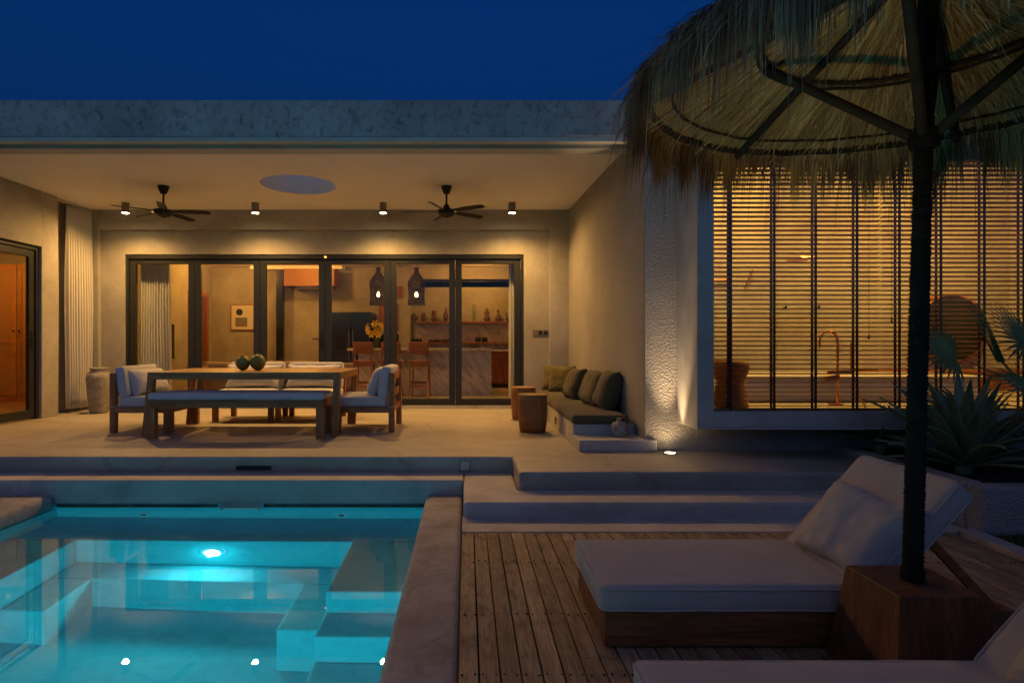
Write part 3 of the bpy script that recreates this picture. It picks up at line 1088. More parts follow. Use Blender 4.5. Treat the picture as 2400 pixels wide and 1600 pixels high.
# ---- wardrobe seen through the bedroom door
wd = thing("wardrobe", "honey wood wardrobe with woven rattan doors seen through the bedroom door", "wardrobe", (-8.29, 11.0, ZI))
B(-1.15, 1.15, 0.03, 0.58, 0.0, 2.54).build("carcass", 'honey', wd)
B(-1.15, 1.15, 0.0, 0.029, 0.0, 0.09).build("plinth", 'honey_x', wd)
for k in range(4):
    a = -1.15 + 0.575 * k + 0.004
    b_ = a + 0.567
    d = MB().box(a, a + 0.09, 0, 0.028, 0.1, 2.535).box(b_ - 0.09, b_, 0, 0.028, 0.1, 2.535)
    for z0_, z1_ in ((0.1, 0.2), (1.08, 1.19), (2.42, 2.535)):
        d.box(a + 0.09, b_ - 0.09, 0.001, 0.027, z0_, z1_)
    dd = d.build("door", 'honey', wd, bevel=0.004)
    B(a + 0.08, b_ - 0.08, 0.012, 0.022, 0.19, 1.09).build("rattan_panel", 'rattan', dd)
    B(a + 0.08, b_ - 0.08, 0.012, 0.022, 1.18, 2.43).build("rattan_panel", 'rattan', dd)
    kx = b_ - 0.05 if k % 2 == 1 else a + 0.05
    kx = (b_ - 0.05) if k in (1, 3) and k == 1 else kx
    MB().tube([(kx, 0, 1.31), (kx, -0.03, 1.31)], 0.016, 10).build("knob", 'black', dd)

# ================================================================== LIGHTS ON THE TERRACE
def downlight(x, label, first=[None]):
    loc = (x, 9.575, ZC)
    if first[0] is None:
        t = thing("downlight", label, "ceiling light", loc, group="surface downlights along the terrace ceiling")
        MB().lathe([(0.058, -0.165), (0.058, -0.002)], 28, cap=False).lathe([(0.050, -0.162), (0.058, -0.1648)], 28, cap=False).lathe([(0.001, -0.002), (0.058, -0.002)], 28, cap=False).build("housing", 'grey_metal', t, smooth=False)
        MB().lathe([(0.0, -0.1625), (0.051, -0.1625)], 28, cap=False).build("lens", 'lamp_glow', t)
        first[0] = t
    else:
        t = copy_tree(first[0], label, loc)
    lamp("downlight_lamp", 'SPOT', (x, 9.575, ZC - 0.175), 300, WARM, rot=(R(-14), 0, 0), size=0.045, spot=166, blend=1.0)
    return t


downlight(-5.47, "lit cylinder downlight nearest the white terrace curtain")
downlight(-3.39, "lit cylinder downlight between the first fan and the round skylight")
downlight(-1.34, "lit cylinder downlight between the skylight and the second fan")
downlight(0.725, "lit cylinder downlight nearest the rough stucco side wall")


def make_fan():
    t = thing("ceiling_fan", "dark five blade ceiling fan near the white curtain", "fan", (-4.345, 8.556, ZC), (0, 0, R(5)), "ceiling fans under the terrace roof")
    MB().lathe([(0.04, -0.11), (0.075, -0.03), (0.08, 0.0)], 24).build("canopy", 'black', t, smooth=True)
    MB().lathe([(0.014, -0.28), (0.014, -0.1)], 12).build("rod", 'black', t, smooth=True)
    MB().lathe([(0.02, -0.25), (0.05, -0.30), (0.055, -0.335), (0.135, -0.345), (0.14, -0.375), (0.12, -0.41), (0.07, -0.435), (0.02, -0.445), (0.001, -0.46)], 28).build("motor", 'black', t, smooth=True)

    def prof(u, v):
        r = 0.13 + 0.53 * u
        wd_ = 0.05 + 0.06 * min(1, u * 3) - 0.02 * u
        if u > 0.9:
            wd_ *= math.sqrt(max(0.0, 1 - ((u - 0.9) / 0.1) ** 2)) * 0.95 + 0.05
        s = (v - 0.5) * wd_
        return (r, s, -0.355 - s * 0.28 - 0.01 * u)
    bl = None
    for k in range(5):
        if bl is None:
            bl = MB().grid(prof, 14, 2).build("blade", 'black', t)
            so = bl.modifiers.new("solid", 'SOLIDIFY')
            so.thickness = 0.008
            first = bl
        else:
            dup(first, t, rot=(0, 0, 2 * PI * k / 5))
    return t


fan = make_fan()
copy_tree(fan, "dark five blade ceiling fan on the stucco wall side", (-0.29, 8.556, ZC), (0, 0, R(180)))

# curtain rail along ceiling
cr = thing("curtain_rail", "slim curtain rail running round the terrace ceiling edge", "curtain rail", (-6.33, 8, ZC))
B(-0.012, 0.012, -1.28, 2.05, -0.03, -0.001).build("side_rail", 'beam', cr)
B(0.012, 8.18, -1.30, -1.275, -0.03, -0.001).build("front_rail", 'grey_metal', cr)


def curtain(name, label, p0, p1, ztop, zbot, folds, amp, seed, flare=1.0, group=None, mat='curtain'):
    p0, p1 = Vector(p0), Vector(p1)
    d = (p1 - p0)
    L = d.length
    d.normalize()
    nrm = Vector((-d.y, d.x))
    rr_ = random.Random(seed)
    ph = [rr_.uniform(-0.5, 0.5) for _ in range(folds + 2)]
    am = [rr_.uniform(0.6, 1.25) for _ in range(folds + 2)]

    def fn(u, v):
        s = u * folds
        k = int(s)
        a = (1 - (s - k)) * am[k] + (s - k) * am[k + 1]
        z = ztop + (zbot - ztop) * v
        gather = 0.35 + 0.65 * min(1, v * 3)
        off = math.sin(2 * PI * (s + 0.12 * math.sin(v * 3 + ph[k]))) * amp * a * gather
        off += 0.02 * math.sin(5 * v + 3 * u) * v
        al = L * u * (1 + (flare - 1) * v) + 0.012 * math.sin(6 * u + 4 * v) * v
        p = Vector((p0.x, p0.y)) + d * al + nrm * off
        return (p.x, p.y, z + (0.012 * math.sin(u * 3 + seed) if v > 0.99 else 0))
    o = MB().grid(fn, folds * 10, 24).build(name, mat, smooth=True)
    so = o.modifiers.new("solid", 'SOLIDIFY')
    so.thickness = 0.003
    # put the origin at the foot of the curtain
    c = Vector((p0.x, p0.y, zbot))
    o.data.transform(Matrix.Translation(-c))
    o.location = c
    tag(o, label, "curtain", group)
    return o


curtain("curtain", "long white outdoor curtain gathered at the terrace corner", (-6.37, 9.50), (-6.30, 10.02), ZC - 0.035, 0.345, 10, 0.034, 3, 1.02)
curtain("curtain", "white indoor curtain drawn aside behind the first folding leaf", (-5.72, 10.46), (-5.22, 10.50), 3.25, 0.33, 11, 0.04, 5, 1.04)
curtain("curtain", "white indoor curtain at the kitchen end of the folding doors", (0.735, 10.48), (0.85, 10.50), 3.25, 0.33, 3, 0.045, 8, 1.35)

# wall socket plate
sp = thing("switch_plate", "three gang grey switch and socket plate on the terrace wall", "switch plate", (1.255, 10.148, 1.56))
B(-0.135, 0.135, -0.008, 0.0, -0.05, 0.05).build("plate", 'socket_grey', sp, bevel=0.002)
for k in (-0.005, 0.085):
    B(k - 0.030, k + 0.030, -0.0095, -0.0081, -0.034, 0.034).build("socket", 'black', sp)

# ground uplight
ul = thing("ground_uplight", "round lit uplight set in the paving below the rough stucco wall", "ground light", (2.06, 6.05, ZP))
MB().lathe([(0.075, 0.0005), (0.075, 0.006), (0.052, 0.008)], 28, cap=False).build("ring", 'grey_metal', ul)
MB().lathe([(0.0, 0.0065), (0.053, 0.0065)], 28, cap=False).build("lens", emit("uplight_glow", (1.0, 0.72, 0.42), 16), ul)
lamp("uplight_lamp", 'SPOT', (2.06, 6.035, ZP + 0.015), 190, (1.0, 0.68, 0.38), rot=(R(180), 0, 0), size=0.03, spot=46, blend=1.0)
lamp("uplight_glow_lamp", 'SPOT', (2.06, 6.045, ZP + 0.02), 9, (1.0, 0.68, 0.36), rot=(R(180), 0, 0), size=0.05, spot=150, blend=0.8)

# ================================================================== TERRACE FURNITURE
def make_chair():
    t = thing("lounge_chair", "teak armless chair with grey cushions at the curtain end of the table", "chair", (-4.45, 7.86, ZP), group="teak chairs round the outdoor table")
    W, D = 0.43, 0.76
    lg = MB().box(-0.036, 0.036, -0.036, 0.036, 0, 0.245)
    l0 = lg.build("leg", 'teak_z', t, (D - 0.05, -W + 0.036, 0), bevel=0.004)
    dup(l0, t, (D - 0.05, W - 0.036, 0))
    p0 = MB().box(-0.036, 0.036, -0.036, 0.036, 0, 0.74).build("back_post", 'teak_z', t, (0.04, -W + 0.036, 0), bevel=0.004)
    dup(p0, t, (0.04, W - 0.036, 0))
    f = MB().box(0.077, D, -W, -W + 0.045, 0.2455, 0.315).box(0.077, D, W - 0.045, W, 0.2455, 0.315)
    f.box(D - 0.045, D, -W + 0.046, W - 0.046, 0.246, 0.314).box(0.02, 0.065, -W + 0.073, W - 0.073, 0.246, 0.314)
    f.build("seat_frame", 'teak', t, bevel=0.003)
    for k in range(5):
        B(0.10 + 0.128 * k, 0.19 + 0.128 * k, -W + 0.046, W - 0.046, 0.285, 0.305).build("seat_slat", 'teak_y', t)
    for z0_ in (0.44, 0.64):
        B(0.03, 0.05, -W + 0.073, W - 0.073, z0_, z0_ + 0.09).build("back_slat", 'teak_y', t, bevel=0.003)
    MB().rbox(0.66, 0.82, 0.125, 0.035, 6, 8, 2, puff=0.012, wr=0.004, seed=1, loc=(0.43, 0, 0.378)).build("seat_cushion", 'seat', t, smooth=True)
    bc = MB().rbox(0.125, 0.82, 0.40, 0.035, 2, 8, 5, wr=0.004, seed=4, loc=(0, 0, 0.2)).build("back_cushion", 'seat', t, (0.165, 0, 0.425), (0, R(-9), 0), smooth=True)
    for s in (-1, 1):
        MB().tube([(0.0, s * (W - 0.005), 0.33), (0.04, s * (W + 0.012), 0.32), (0.085, s * (W + 0.008), 0.325), (0.11, s * (W - 0.02), 0.34)], 0.005, 6).build("tie", 'seat', t)
    return t


chair = make_chair()
copy_tree(chair, "teak armless chair with grey cushions at the stucco wall end of the table", (-0.90, 7.88, ZP), (0, 0, R(180)))
copy_tree(chair, "teak chair behind the table on the curtain side, facing the pool", (-3.17, 9.18, ZP), (0, 0, R(-90)))
copy_tree(chair, "teak chair behind the table on the kitchen side, facing the pool", (-2.28, 9.18, ZP), (0, 0, R(-90)))


def throw_pillow(label, w, h, t, loc, rot, mat, seed, group=None, wr=0.01, pinch=0.1):
    o = MB().pillow(w, h, t, seed, wr, pinch).build("throw_pillow", mat, None, loc, rot, smooth=True)
    return tag(o, label, "pillow", group)


GP = "lumbar pillows on the teak chairs"
zs = ZP + 0.445
throw_pillow("grey lumbar pillow slumped in the chair at the curtain end", 0.74, 0.36, 0.20, (-4.12, 7.86, zs), (R(-24), 0, R(84)), 'seat', 2, GP)
throw_pillow("grey lumbar pillow leaning in the chair at the stucco wall end", 0.62, 0.38, 0.19, (-1.24, 7.85, zs), (R(-22), 0, R(-86)), 'seat', 3, GP)
throw_pillow("cream lumbar pillow behind the table on the curtain side", 0.82, 0.36, 0.20, (-3.17, 8.84, zs), (R(-18), 0, R(0)), 'cream', 5, GP)
throw_pillow("cream lumbar pillow behind the table on the kitchen side", 0.80, 0.36, 0.20, (-2.29, 8.84, zs), (R(-18), 0, R(0)), 'cream', 6, GP)

# dining table
tb = thing("dining_table", "long teak outdoor dining table with plank top and two coconuts on it", "table", (-2.66, 7.72, ZP))
HT = 0.766
L2, D2 = 1.15, 0.60
npk = 6
for k in range(npk):
    y0 = -D2 + 2 * D2 * k / npk
    B(-L2, L2, y0 + 0.0015, y0 + 2 * D2 / npk - 0.0015, HT - 0.024, HT).build("plank", 'table', tb, bevel=0.002)
ap = MB()
ap.box(-L2 + 0.075, L2 - 0.075, -D2, -D2 + 0.04, HT - 0.085, HT - 0.0245).box(-L2 + 0.075, L2 - 0.075, D2 - 0.04, D2, HT - 0.085, HT - 0.0245)
ap.box(-L2, -L2 + 0.04, -D2 + 0.075, D2 - 0.075, HT - 0.085, HT - 0.0245).box(L2 - 0.04, L2, -D2 + 0.075, D2 - 0.075, HT - 0.085, HT - 0.0245)
ap.build("apron", 'teak', tb, bevel=0.002)
for sx in (-1, 1):
    for sy in (-1, 1):
        spx = 0.07 if sx < 0 else -0.03
        MB().bar((sx * (L2 - 0.04), sy * (D2 - 0.04), HT - 0.0245), (sx * (L2 - 0.04) - (spx if sx < 0 else -spx) * 1, sy * (D2 - 0.04), 0), 0.078, 0.078, (0, 1, 0)).build("leg", 'teak_z', tb, bevel=0.004)

# bench with pad
bn = thing("bench", "long teak bench with grey blue seat pad on the pool side of the table", "bench", (-2.70, 7.20, ZP))
bl, bd = 1.03, 0.24
for sx in (-1, 1):
    for sy in (-1, 1):
        MB().box(-0.045, 0.045, -0.045, 0.045, 0, 0.36).build("leg", 'teak_z', bn, (sx * (bl - 0.045), sy * (bd - 0.045), 0), bevel=0.005)
fb = MB().box(-bl, bl, -bd, -bd + 0.05, 0.361, 0.443).box(-bl, bl, bd - 0.05, bd, 0.361, 0.443).box(-bl, -bl + 0.05, -bd + 0.051, bd - 0.051, 0.361, 0.443).box(bl - 0.05, bl, -bd + 0.051, bd - 0.051, 0.361, 0.443)
fb.build("seat_frame", 'teak', bn, bevel=0.004)
for k in range(4):
    B(-bl + 0.051, bl - 0.051, -bd + 0.055 + k * 0.094, -bd + 0.14 + k * 0.094, 0.415, 0.440).build("seat_slat", 'teak', bn)
MB().rbox(2.06, 0.48, 0.085, 0.035, 22, 6, 2, puff=0.008, wr=0.004, seed=9, loc=(0, 0, 0.487)).build("seat_pad", 'seat', bn, smooth=True)

# coconuts
def coconut(label, x, y, r, seed, lean):
    t = thing("coconut", label, "coconut", (x, y, ZP + HT), (0, R(lean), seed), "green coconuts on the dining table")
    prof = []
    for i in range(15):
        a = -PI / 2 + PI * i / 14
        rad = r * math.cos(a) * (1 + 0.05 * math.sin(a))
        prof.append((max(rad, 0.0005), r * 1.05 + r * 1.05 * math.sin(a)))
    MB().lathe(prof, 28, fn=lambda a, i: 1 + 0.025 * math.cos(3 * a + 0.4)).build("husk", 'coconut', t, smooth=True)
    MB().lathe([(0.03, r * 2.05), (0.036, r * 2.1), (0.012, r * 2.16)], 10).build("calyx", 'stem', t)
    MB().tube([(0, 0, r * 2.1), (0.03, 0, r * 2.32), (0.07, 0.01, r * 2.36), (0.13, 0.02, r * 2.30)] if seed < 2 else [(0, 0, r * 2.1), (-0.02, 0, r * 2.4), (-0.06, 0, r * 2.5), (-0.08, 0.0, r * 2.75)], [0.006, 0.005, 0.004, 0.002], 6).build("stalk", 'bark', t)


coconut("green coconut, the smaller one on the curtain side of the pair", -2.855, 7.64, 0.090, 1.0, -6)
coconut("green coconut, the larger one beside its smaller neighbour", -2.660, 7.62, 0.098, 2.9, 4)

# stick stools
def make_stool():
    t = thing("drum_stool", "round stool of upright wooden sticks, the nearer one beside the bench cushions", "stool", (0.83, 7.53, ZP), group="round slatted stools")
    Hs = 0.468

    def rad(z):
        u = z / Hs
        return 0.178 if u > 0.45 else 0.178 - 0.022 * ((0.45 - u) / 0.45) ** 2
    st_ = MB()
    k = 64
    for j in range(k):
        a = 2 * PI * j / k
        pts = []
        for i in range(7):
            z = Hs * i / 6
            pts.append((math.cos(a) * (rad(z) - 0.006), math.sin(a) * (rad(z) - 0.006), z))
        st_.tube(pts, 0.0088, 6)
    stuff(st_.build("stick", 'honey', t, smooth=True))
    MB().lathe([(0.155, 0.001), (0.170, Hs - 0.02), (0.001, Hs - 0.02)], 32).build("core", 'teak_z', t)
    MB().lathe([(0.182, Hs - 0.014), (0.182, Hs + 0.004), (0.001, Hs + 0.006)], 48).build("seat", 'table', t, bevel=0.002)
    MB().lathe([(rad(0.168) + 0.002, 0.16), (rad(0.168) + 0.005, 0.166), (rad(0.176) + 0.002, 0.172)], 48, cap=False).build("band", 'teak_z', t)
    return t


stool = make_stool()
copy_tree(stool, "round stool of upright wooden sticks, the farther one by the folding doors", (0.83, 8.75, ZP), (0, 0, 0.7))

# stone urn near the curtain
ur = thing("stone_urn", "weathered tall stone urn standing below the white curtain", "urn", (-5.87, 9.53, ZP))
MB().lathe([(0.12, 0), (0.135, 0.03), (0.165, 0.35), (0.178, 0.55), (0.165, 0.63), (0.12, 0.665), (0.125, 0.70), (0.142, 0.715), (0.115, 0.72), (0.10, 0.68)], 36,
           fn=lambda a, i: 1 + 0.02 * math.sin(3 * a + i)).build("body", 'stone', ur, smooth=True)

# ---- built-in bench along the right wall
bb = thing("masonry_bench", "built-in cement bench with stepped end along the stucco side wall", "bench", (1.16, 6.15, ZP))
B(0, 0.80, 0, 0.368, 0.001, 0.118).build("platform", 'step', bb, bevel=0.008)
MB().prism([(0, 0.37), (0.672, 0.37), (0.552, 3.915), (0, 3.915)], 0.001, 0.23).build("seat_block", 'step', bb, bevel=0.008)
sk_ = B(-0.006, -0.0005, 1.58, 1.70, 0.06, 0.15).build("socket", 'black', bb)
cu = thing("bench_cushion", "long olive seat cushion on the built-in bench", "cushion", (1.15, 6.50, ZP + 0.231))
for k, (y0, y1) in enumerate(((0.0, 1.72), (1.73, 3.52))):
    MB().rbox(0.60 - 0.045 * k, y1 - y0, 0.10, 0.03, 5, 14, 2, puff=0.006, wr=0.004, seed=20 + k, loc=(0.30 - 0.02 * k, (y0 + y1) / 2, 0.05)).build("pad", 'khaki', cu, smooth=True)
zc_ = ZP + 0.331
GB = "olive pillows on the built-in bench"


def bench_pillow(label, x, y, w, tilt, yaw, mat, seed, t=0.17, h=None):
    throw_pillow(label, w, h or w, t, (x, y, zc_ - 0.005), (R(tilt), 0, R(yaw)), mat, seed, GB, 0.012)


bench_pillow("pale olive pillow farthest back, half hidden in the bench corner", 1.42, 9.84, 0.42, -10, -30, 'khaki2', 11, 0.13)
bench_pillow("pale olive square pillow second from the folding doors", 1.50, 9.50, 0.44, -12, -24, 'khaki2', 12, 0.14)
bench_pillow("olive pillow slumped forward, third along the bench", 1.47, 8.45, 0.46, -20, -80, 'khaki', 13, 0.24)
bench_pillow("olive pillow half hidden behind its darker neighbour", 1.60, 8.0, 0.44, -16, -86, 'khaki', 14, 0.21)
bench_pillow("wrinkled olive pillow beside the end pillow", 1.55, 7.55, 0.47, -20, -84, 'khaki', 15, 0.20)
bench_pillow("plump olive pillow at the pool end of the bench", 1.62, 7.16, 0.48, -18, -87, 'khaki', 16, 0.25)

jg = thing("stone_jug", "small brown stone jug with handle on the cement bench end", "jug", (1.63, 6.40, ZP + 0.118))
MB().lathe([(0.068, 0), (0.078, 0.02), (0.080, 0.115), (0.068, 0.145), (0.03, 0.158), (0.022, 0.168), (0.022, 0.188), (0.03, 0.194), (0.016, 0.196)], 28).build("body", 'stone', jg, smooth=True)
MB().tube([(0.02, 0, 0.186), (0.05, 0, 0.20), (0.075, 0, 0.185), (0.075, 0, 0.14)], 0.010, 8).build("handle", 'clay', jg)

# ================================================================== SUN LOUNGERS
def piping(parent, sx, sy, z, r, loc, mat, t=0.006, amp=0.003):
    pts = []
    hx, hy = sx / 2, sy / 2
    for cx_, cy_, a0 in ((hx - r, hy - r, 0), (-hx + r, hy - r, 90), (-hx + r, -hy + r, 180), (hx - r, -hy + r, 270)):
        for k in range(5):
            a_ = R(a0 + 22.5 * k)
            pts.append((loc[0] + cx_ + r * math.cos(a_), loc[1] + cy_ + r * math.sin(a_), loc[2] + z))
    out = []
    for k in range(len(pts)):
        p, q = Vector(pts[k]), Vector(pts[(k + 1) % len(pts)])
        nseg = max(1, int((q - p).length / 0.08))
        for i in range(nseg):
            c = p + (q - p) * (i / nseg)
            out.append(c + Vector((0, 0, amp * noise.noise(c * 9))))
    out.append(out[0])
    return MB().tube(out, t, 6, cap=False).build("piping", mat, parent, smooth=True)


def make_lounger():
    t = thing("sun_lounger", "white cushioned sun lounger with raised back beside the pool steps", "sun lounger", (0.63, 2.73, 0.0), group="white sun loungers on the deck")
    Lx, Wy = 1.88, 0.64
    zt = 0.175
    f = MB()
    f.box(0, Lx, 0, 0.03, 0.012, zt).box(0, Lx, Wy - 0.03, Wy, 0.012, zt)
    f.build("side_rail", 'lounger_wood', t, bevel=0.003)
    B(0, 0.03, 0.031, Wy - 0.031, 0.012, zt).build("end_rail", 'lounger_wood', t, bevel=0.003)
    B(Lx - 0.03, Lx, 0.031, Wy - 0.031, 0.012, zt).build("end_rail", 'honey_x', t, bevel=0.003)
    for k in range(11):
        B(0.05 + 0.112 * k, 0.145 + 0.112 * k, 0.031, Wy - 0.031, zt - 0.03, zt - 0.006).build("slat", 'lounger_wood', t)
    for sx in (0.06, Lx - 0.06):
        for sy in (0.06, Wy - 0.06):
            B(sx - 0.03, sx + 0.03, sy - 0.029, sy + 0.029, 0.0, 0.13).build("leg", 'lounger_wood', t)
    sc_ = MB().rbox(1.27, 0.68, 0.115, 0.026, 44, 24, 3, puff=0.008, wr=0.005, seed=31, loc=(0.615, Wy / 2, zt + 0.056)).build("seat_cushion", 'lounge', t, smooth=True)
    piping(sc_, 1.27, 0.68, 0.046, 0.035, (0.615, Wy / 2, zt + 0.056), 'lounge')
    piping(sc_, 1.27, 0.68, -0.046, 0.035, (0.615, Wy / 2, zt + 0.056), 'lounge')
    ang = -48
    bk = MB()
    bk.box(0, 0.66, 0.03, 0.07, -0.03, 0.0).box(0, 0.66, Wy - 0.07, Wy - 0.03, -0.03, 0.0).box(0.02, 0.06, 0.071, Wy - 0.071, -0.029, -0.001).box(0.60, 0.64, 0.071, Wy - 0.071, -0.029, -0.001)
    for k in range(5):
        bk.box(0.10 + 0.1 * k, 0.17 + 0.1 * k, 0.071, Wy - 0.071, -0.02, -0.002)
    bk.build("back_frame", 'honey_x', t, (1.22, 0, zt + 0.01), (0, R(ang), 0), bevel=0.002)
    bcs = MB().rbox(0.66, 0.68, 0.105, 0.026, 24, 24, 3, puff=0.008, wr=0.005, seed=33, loc=(0.34, Wy / 2, 0.06)).build("back_cushion", 'lounge', t, (1.24, 0, zt + 0.02), (0, R(ang), 0), smooth=True)
    piping(bcs, 0.66, 0.68, 0.041, 0.035, (0.34, Wy / 2, 0.06), 'lounge')
    piping(bcs, 0.66, 0.68, -0.041, 0.035, (0.34, Wy / 2, 0.06), 'lounge')
    for sy in (0.02, Wy - 0.02):
        MB().bar((1.22 + 0.42 * math.cos(R(48)), sy, zt + 0.42 * math.sin(R(48))), (1.82, sy, zt - 0.03), 0.022, 0.04, (1, 0, 0)).build("prop", 'honey_x', t, bevel=0.002)
    for dx in (1.18, 1.225):
        MB().tube([(dx, -0.012, zt + 0.02), (dx + 0.012, -0.02, zt - 0.04), (dx + 0.006, -0.018, zt - 0.14)], 0.006, 6).build("tie", 'lounge', t)
    return t


lounger = make_lounger()
copy_tree(lounger, "white cushioned sun lounger cut off by the bottom of the photo", (0.60, 1.44, 0.0))
GL = "white pillows on the sun loungers"
throw_pillow("large crumpled white pillow leaning on the raised lounger back", 0.57, 0.44, 0.19, (1.81, 2.98, 0.285), (R(-36), R(3), R(-86)), 'lounge', 41, GL, 0.018)
throw_pillow("white pillow at the bottom edge beside the umbrella planter", 0.57, 0.44, 0.19, (1.78, 1.70, 0.285), (R(-36), R(-3), R(-88)), 'lounge', 42, GL, 0.016)

# ================================================================== UMBRELLA
um = thing("thatched_umbrella", "large dark thatched straw umbrella on a rope wrapped pole", "umbrella", (1.835, 2.467, 0.0))
ZT = 0.42
a, b_ = 0.22, 0.165
m = MB()
m.add([(-a, -a, 0.004), (a, -a, 0.004), (a, a, 0.004), (-a, a, 0.004), (-b_, -b_, ZT), (b_, -b_, ZT), (b_, b_, ZT), (-b_, b_, ZT)],
      [(0, 3, 2, 1), (4, 5, 6, 7), (0, 1, 5, 4), (1, 2, 6, 5), (2, 3, 7, 6), (3, 0, 4, 7)])
m.build("base_box", 'base_wood', um, bevel=0.004)
lean = 0.026


def poleX(z):
    return 0.005 + lean * (z - ZT)


pts, rad = [], []
nz = 330
zt_ = 3.0
for i in range(nz + 1):
    z = ZT - 0.0 + (zt_ - ZT) * i / nz
    pts.append((poleX(z), 0, z))
    base_r = 0.036 - 0.002 * (z - ZT)
    if z < ZT + 0.05:
        base_r += 0.006
    rad.append(base_r + (0.0035 if i % 2 else -0.0015) + random.uniform(-0.0016, 0.0016))
MB().tube(pts, rad, 14).build("pole", 'rope', um, smooth=True)
# rope fuzz
fz = MB()
for k in range(1500):
    z = random.uniform(ZT, 2.4)
    an_ = random.uniform(0, 2 * PI)
    r0 = 0.036
    r1 = r0 + random.uniform(0.004, 0.011)
    a2 = an_ + random.uniform(-0.5, 0.5)
    x = poleX(z)
    fz.add([(x + r0 * math.cos(an_), r0 * math.sin(an_), z), (x + r0 * math.cos(an_), r0 * math.sin(an_), z + 0.0012), (x + r1 * math.cos(a2), r1 * math.sin(a2), z + random.uniform(-0.006, 0.004))], [(0, 1, 2)])
stuff(fz.build("rope_fuzz", 'rope', um))
RR, ZR, SL = 1.08, 2.525, 0.45
UX = 0.045


def coneZ(r):
    return ZR + (RR - r) * SL


def ring(r, z, t, name, mat='bark'):
    pts_ = [(UX + r * math.cos(2 * PI * i / 72), r * math.sin(2 * PI * i / 72), z + random.uniform(-0.004, 0.004)) for i in range(73)]
    MB().tube(pts_, t, 8, cap=False).build(name, mat, um, smooth=True)


ring(RR, ZR, 0.019, "hoop")
ring(RR - 0.10, coneZ(RR - 0.10) - 0.012, 0.007, "hoop")
ring(0.59, coneZ(0.59) - 0.02, 0.011, "hoop")
# twisted rope on the middle hoop
ring(0.61, coneZ(0.61) - 0.035, 0.008, "hoop")
for k in range(6):
    an_ = R(45 + 60 * k)
    MB().tube([(UX + 0.03 * math.cos(an_), 0.03 * math.sin(an_), coneZ(0.03) - 0.02), (UX + 1.10 * math.cos(an_), 1.10 * math.sin(an_), coneZ(1.10) - 0.02)], 0.020, 8).build("rafter", 'bark', um, smooth=True)
for an_d in (48, 138, 228, 318):
    an_ = R(an_d)
    MB().tube([(poleX(2.24) + 0.02 * math.cos(an_), 0.02 * math.sin(an_), 2.24), (UX + 0.60 * math.cos(an_), 0.60 * math.sin(an_), coneZ(0.60) - 0.03)], 0.021, 8).build("strut", 'bark', um, smooth=True)
MB().lathe([(0.05, 2.20), (0.056, 2.23), (0.05, 2.27)], 20).build("collar", 'rope', um, loc=(poleX(2.24), 0, 0))
# thatch
core = MB()
nth, nrr = 900, 16
rows = []
offs = rng.normal(0, 0.006, nth)
for i_ in range(nrr + 1):
    r_ = 0.02 + 1.10 * i_ / nrr
    if i_ % 5 == 0:
        offs = 0.35 * offs + rng.normal(0, 0.006, nth)
    for j_ in range(nth):
        a_ = 2 * PI * (j_ + 0.35 * math.sin(i_ * 0.9 + j_ * 0.05)) / nth
        rows.append((r_ * math.cos(a_), r_ * math.sin(a_), coneZ(r_) + 0.012 + offs[j_] * min(1, r_ * 2)))
core.add(rows, [(i_ * nth + j_, i_ * nth + (j_ + 1) % nth, (i_ + 1) * nth + (j_ + 1) % nth, (i_ + 1) * nth + j_) for i_ in range(nrr) for j_ in range(nth)])
core.build("thatch_core", 'straw_core', um, loc=(UX, 0, 0))


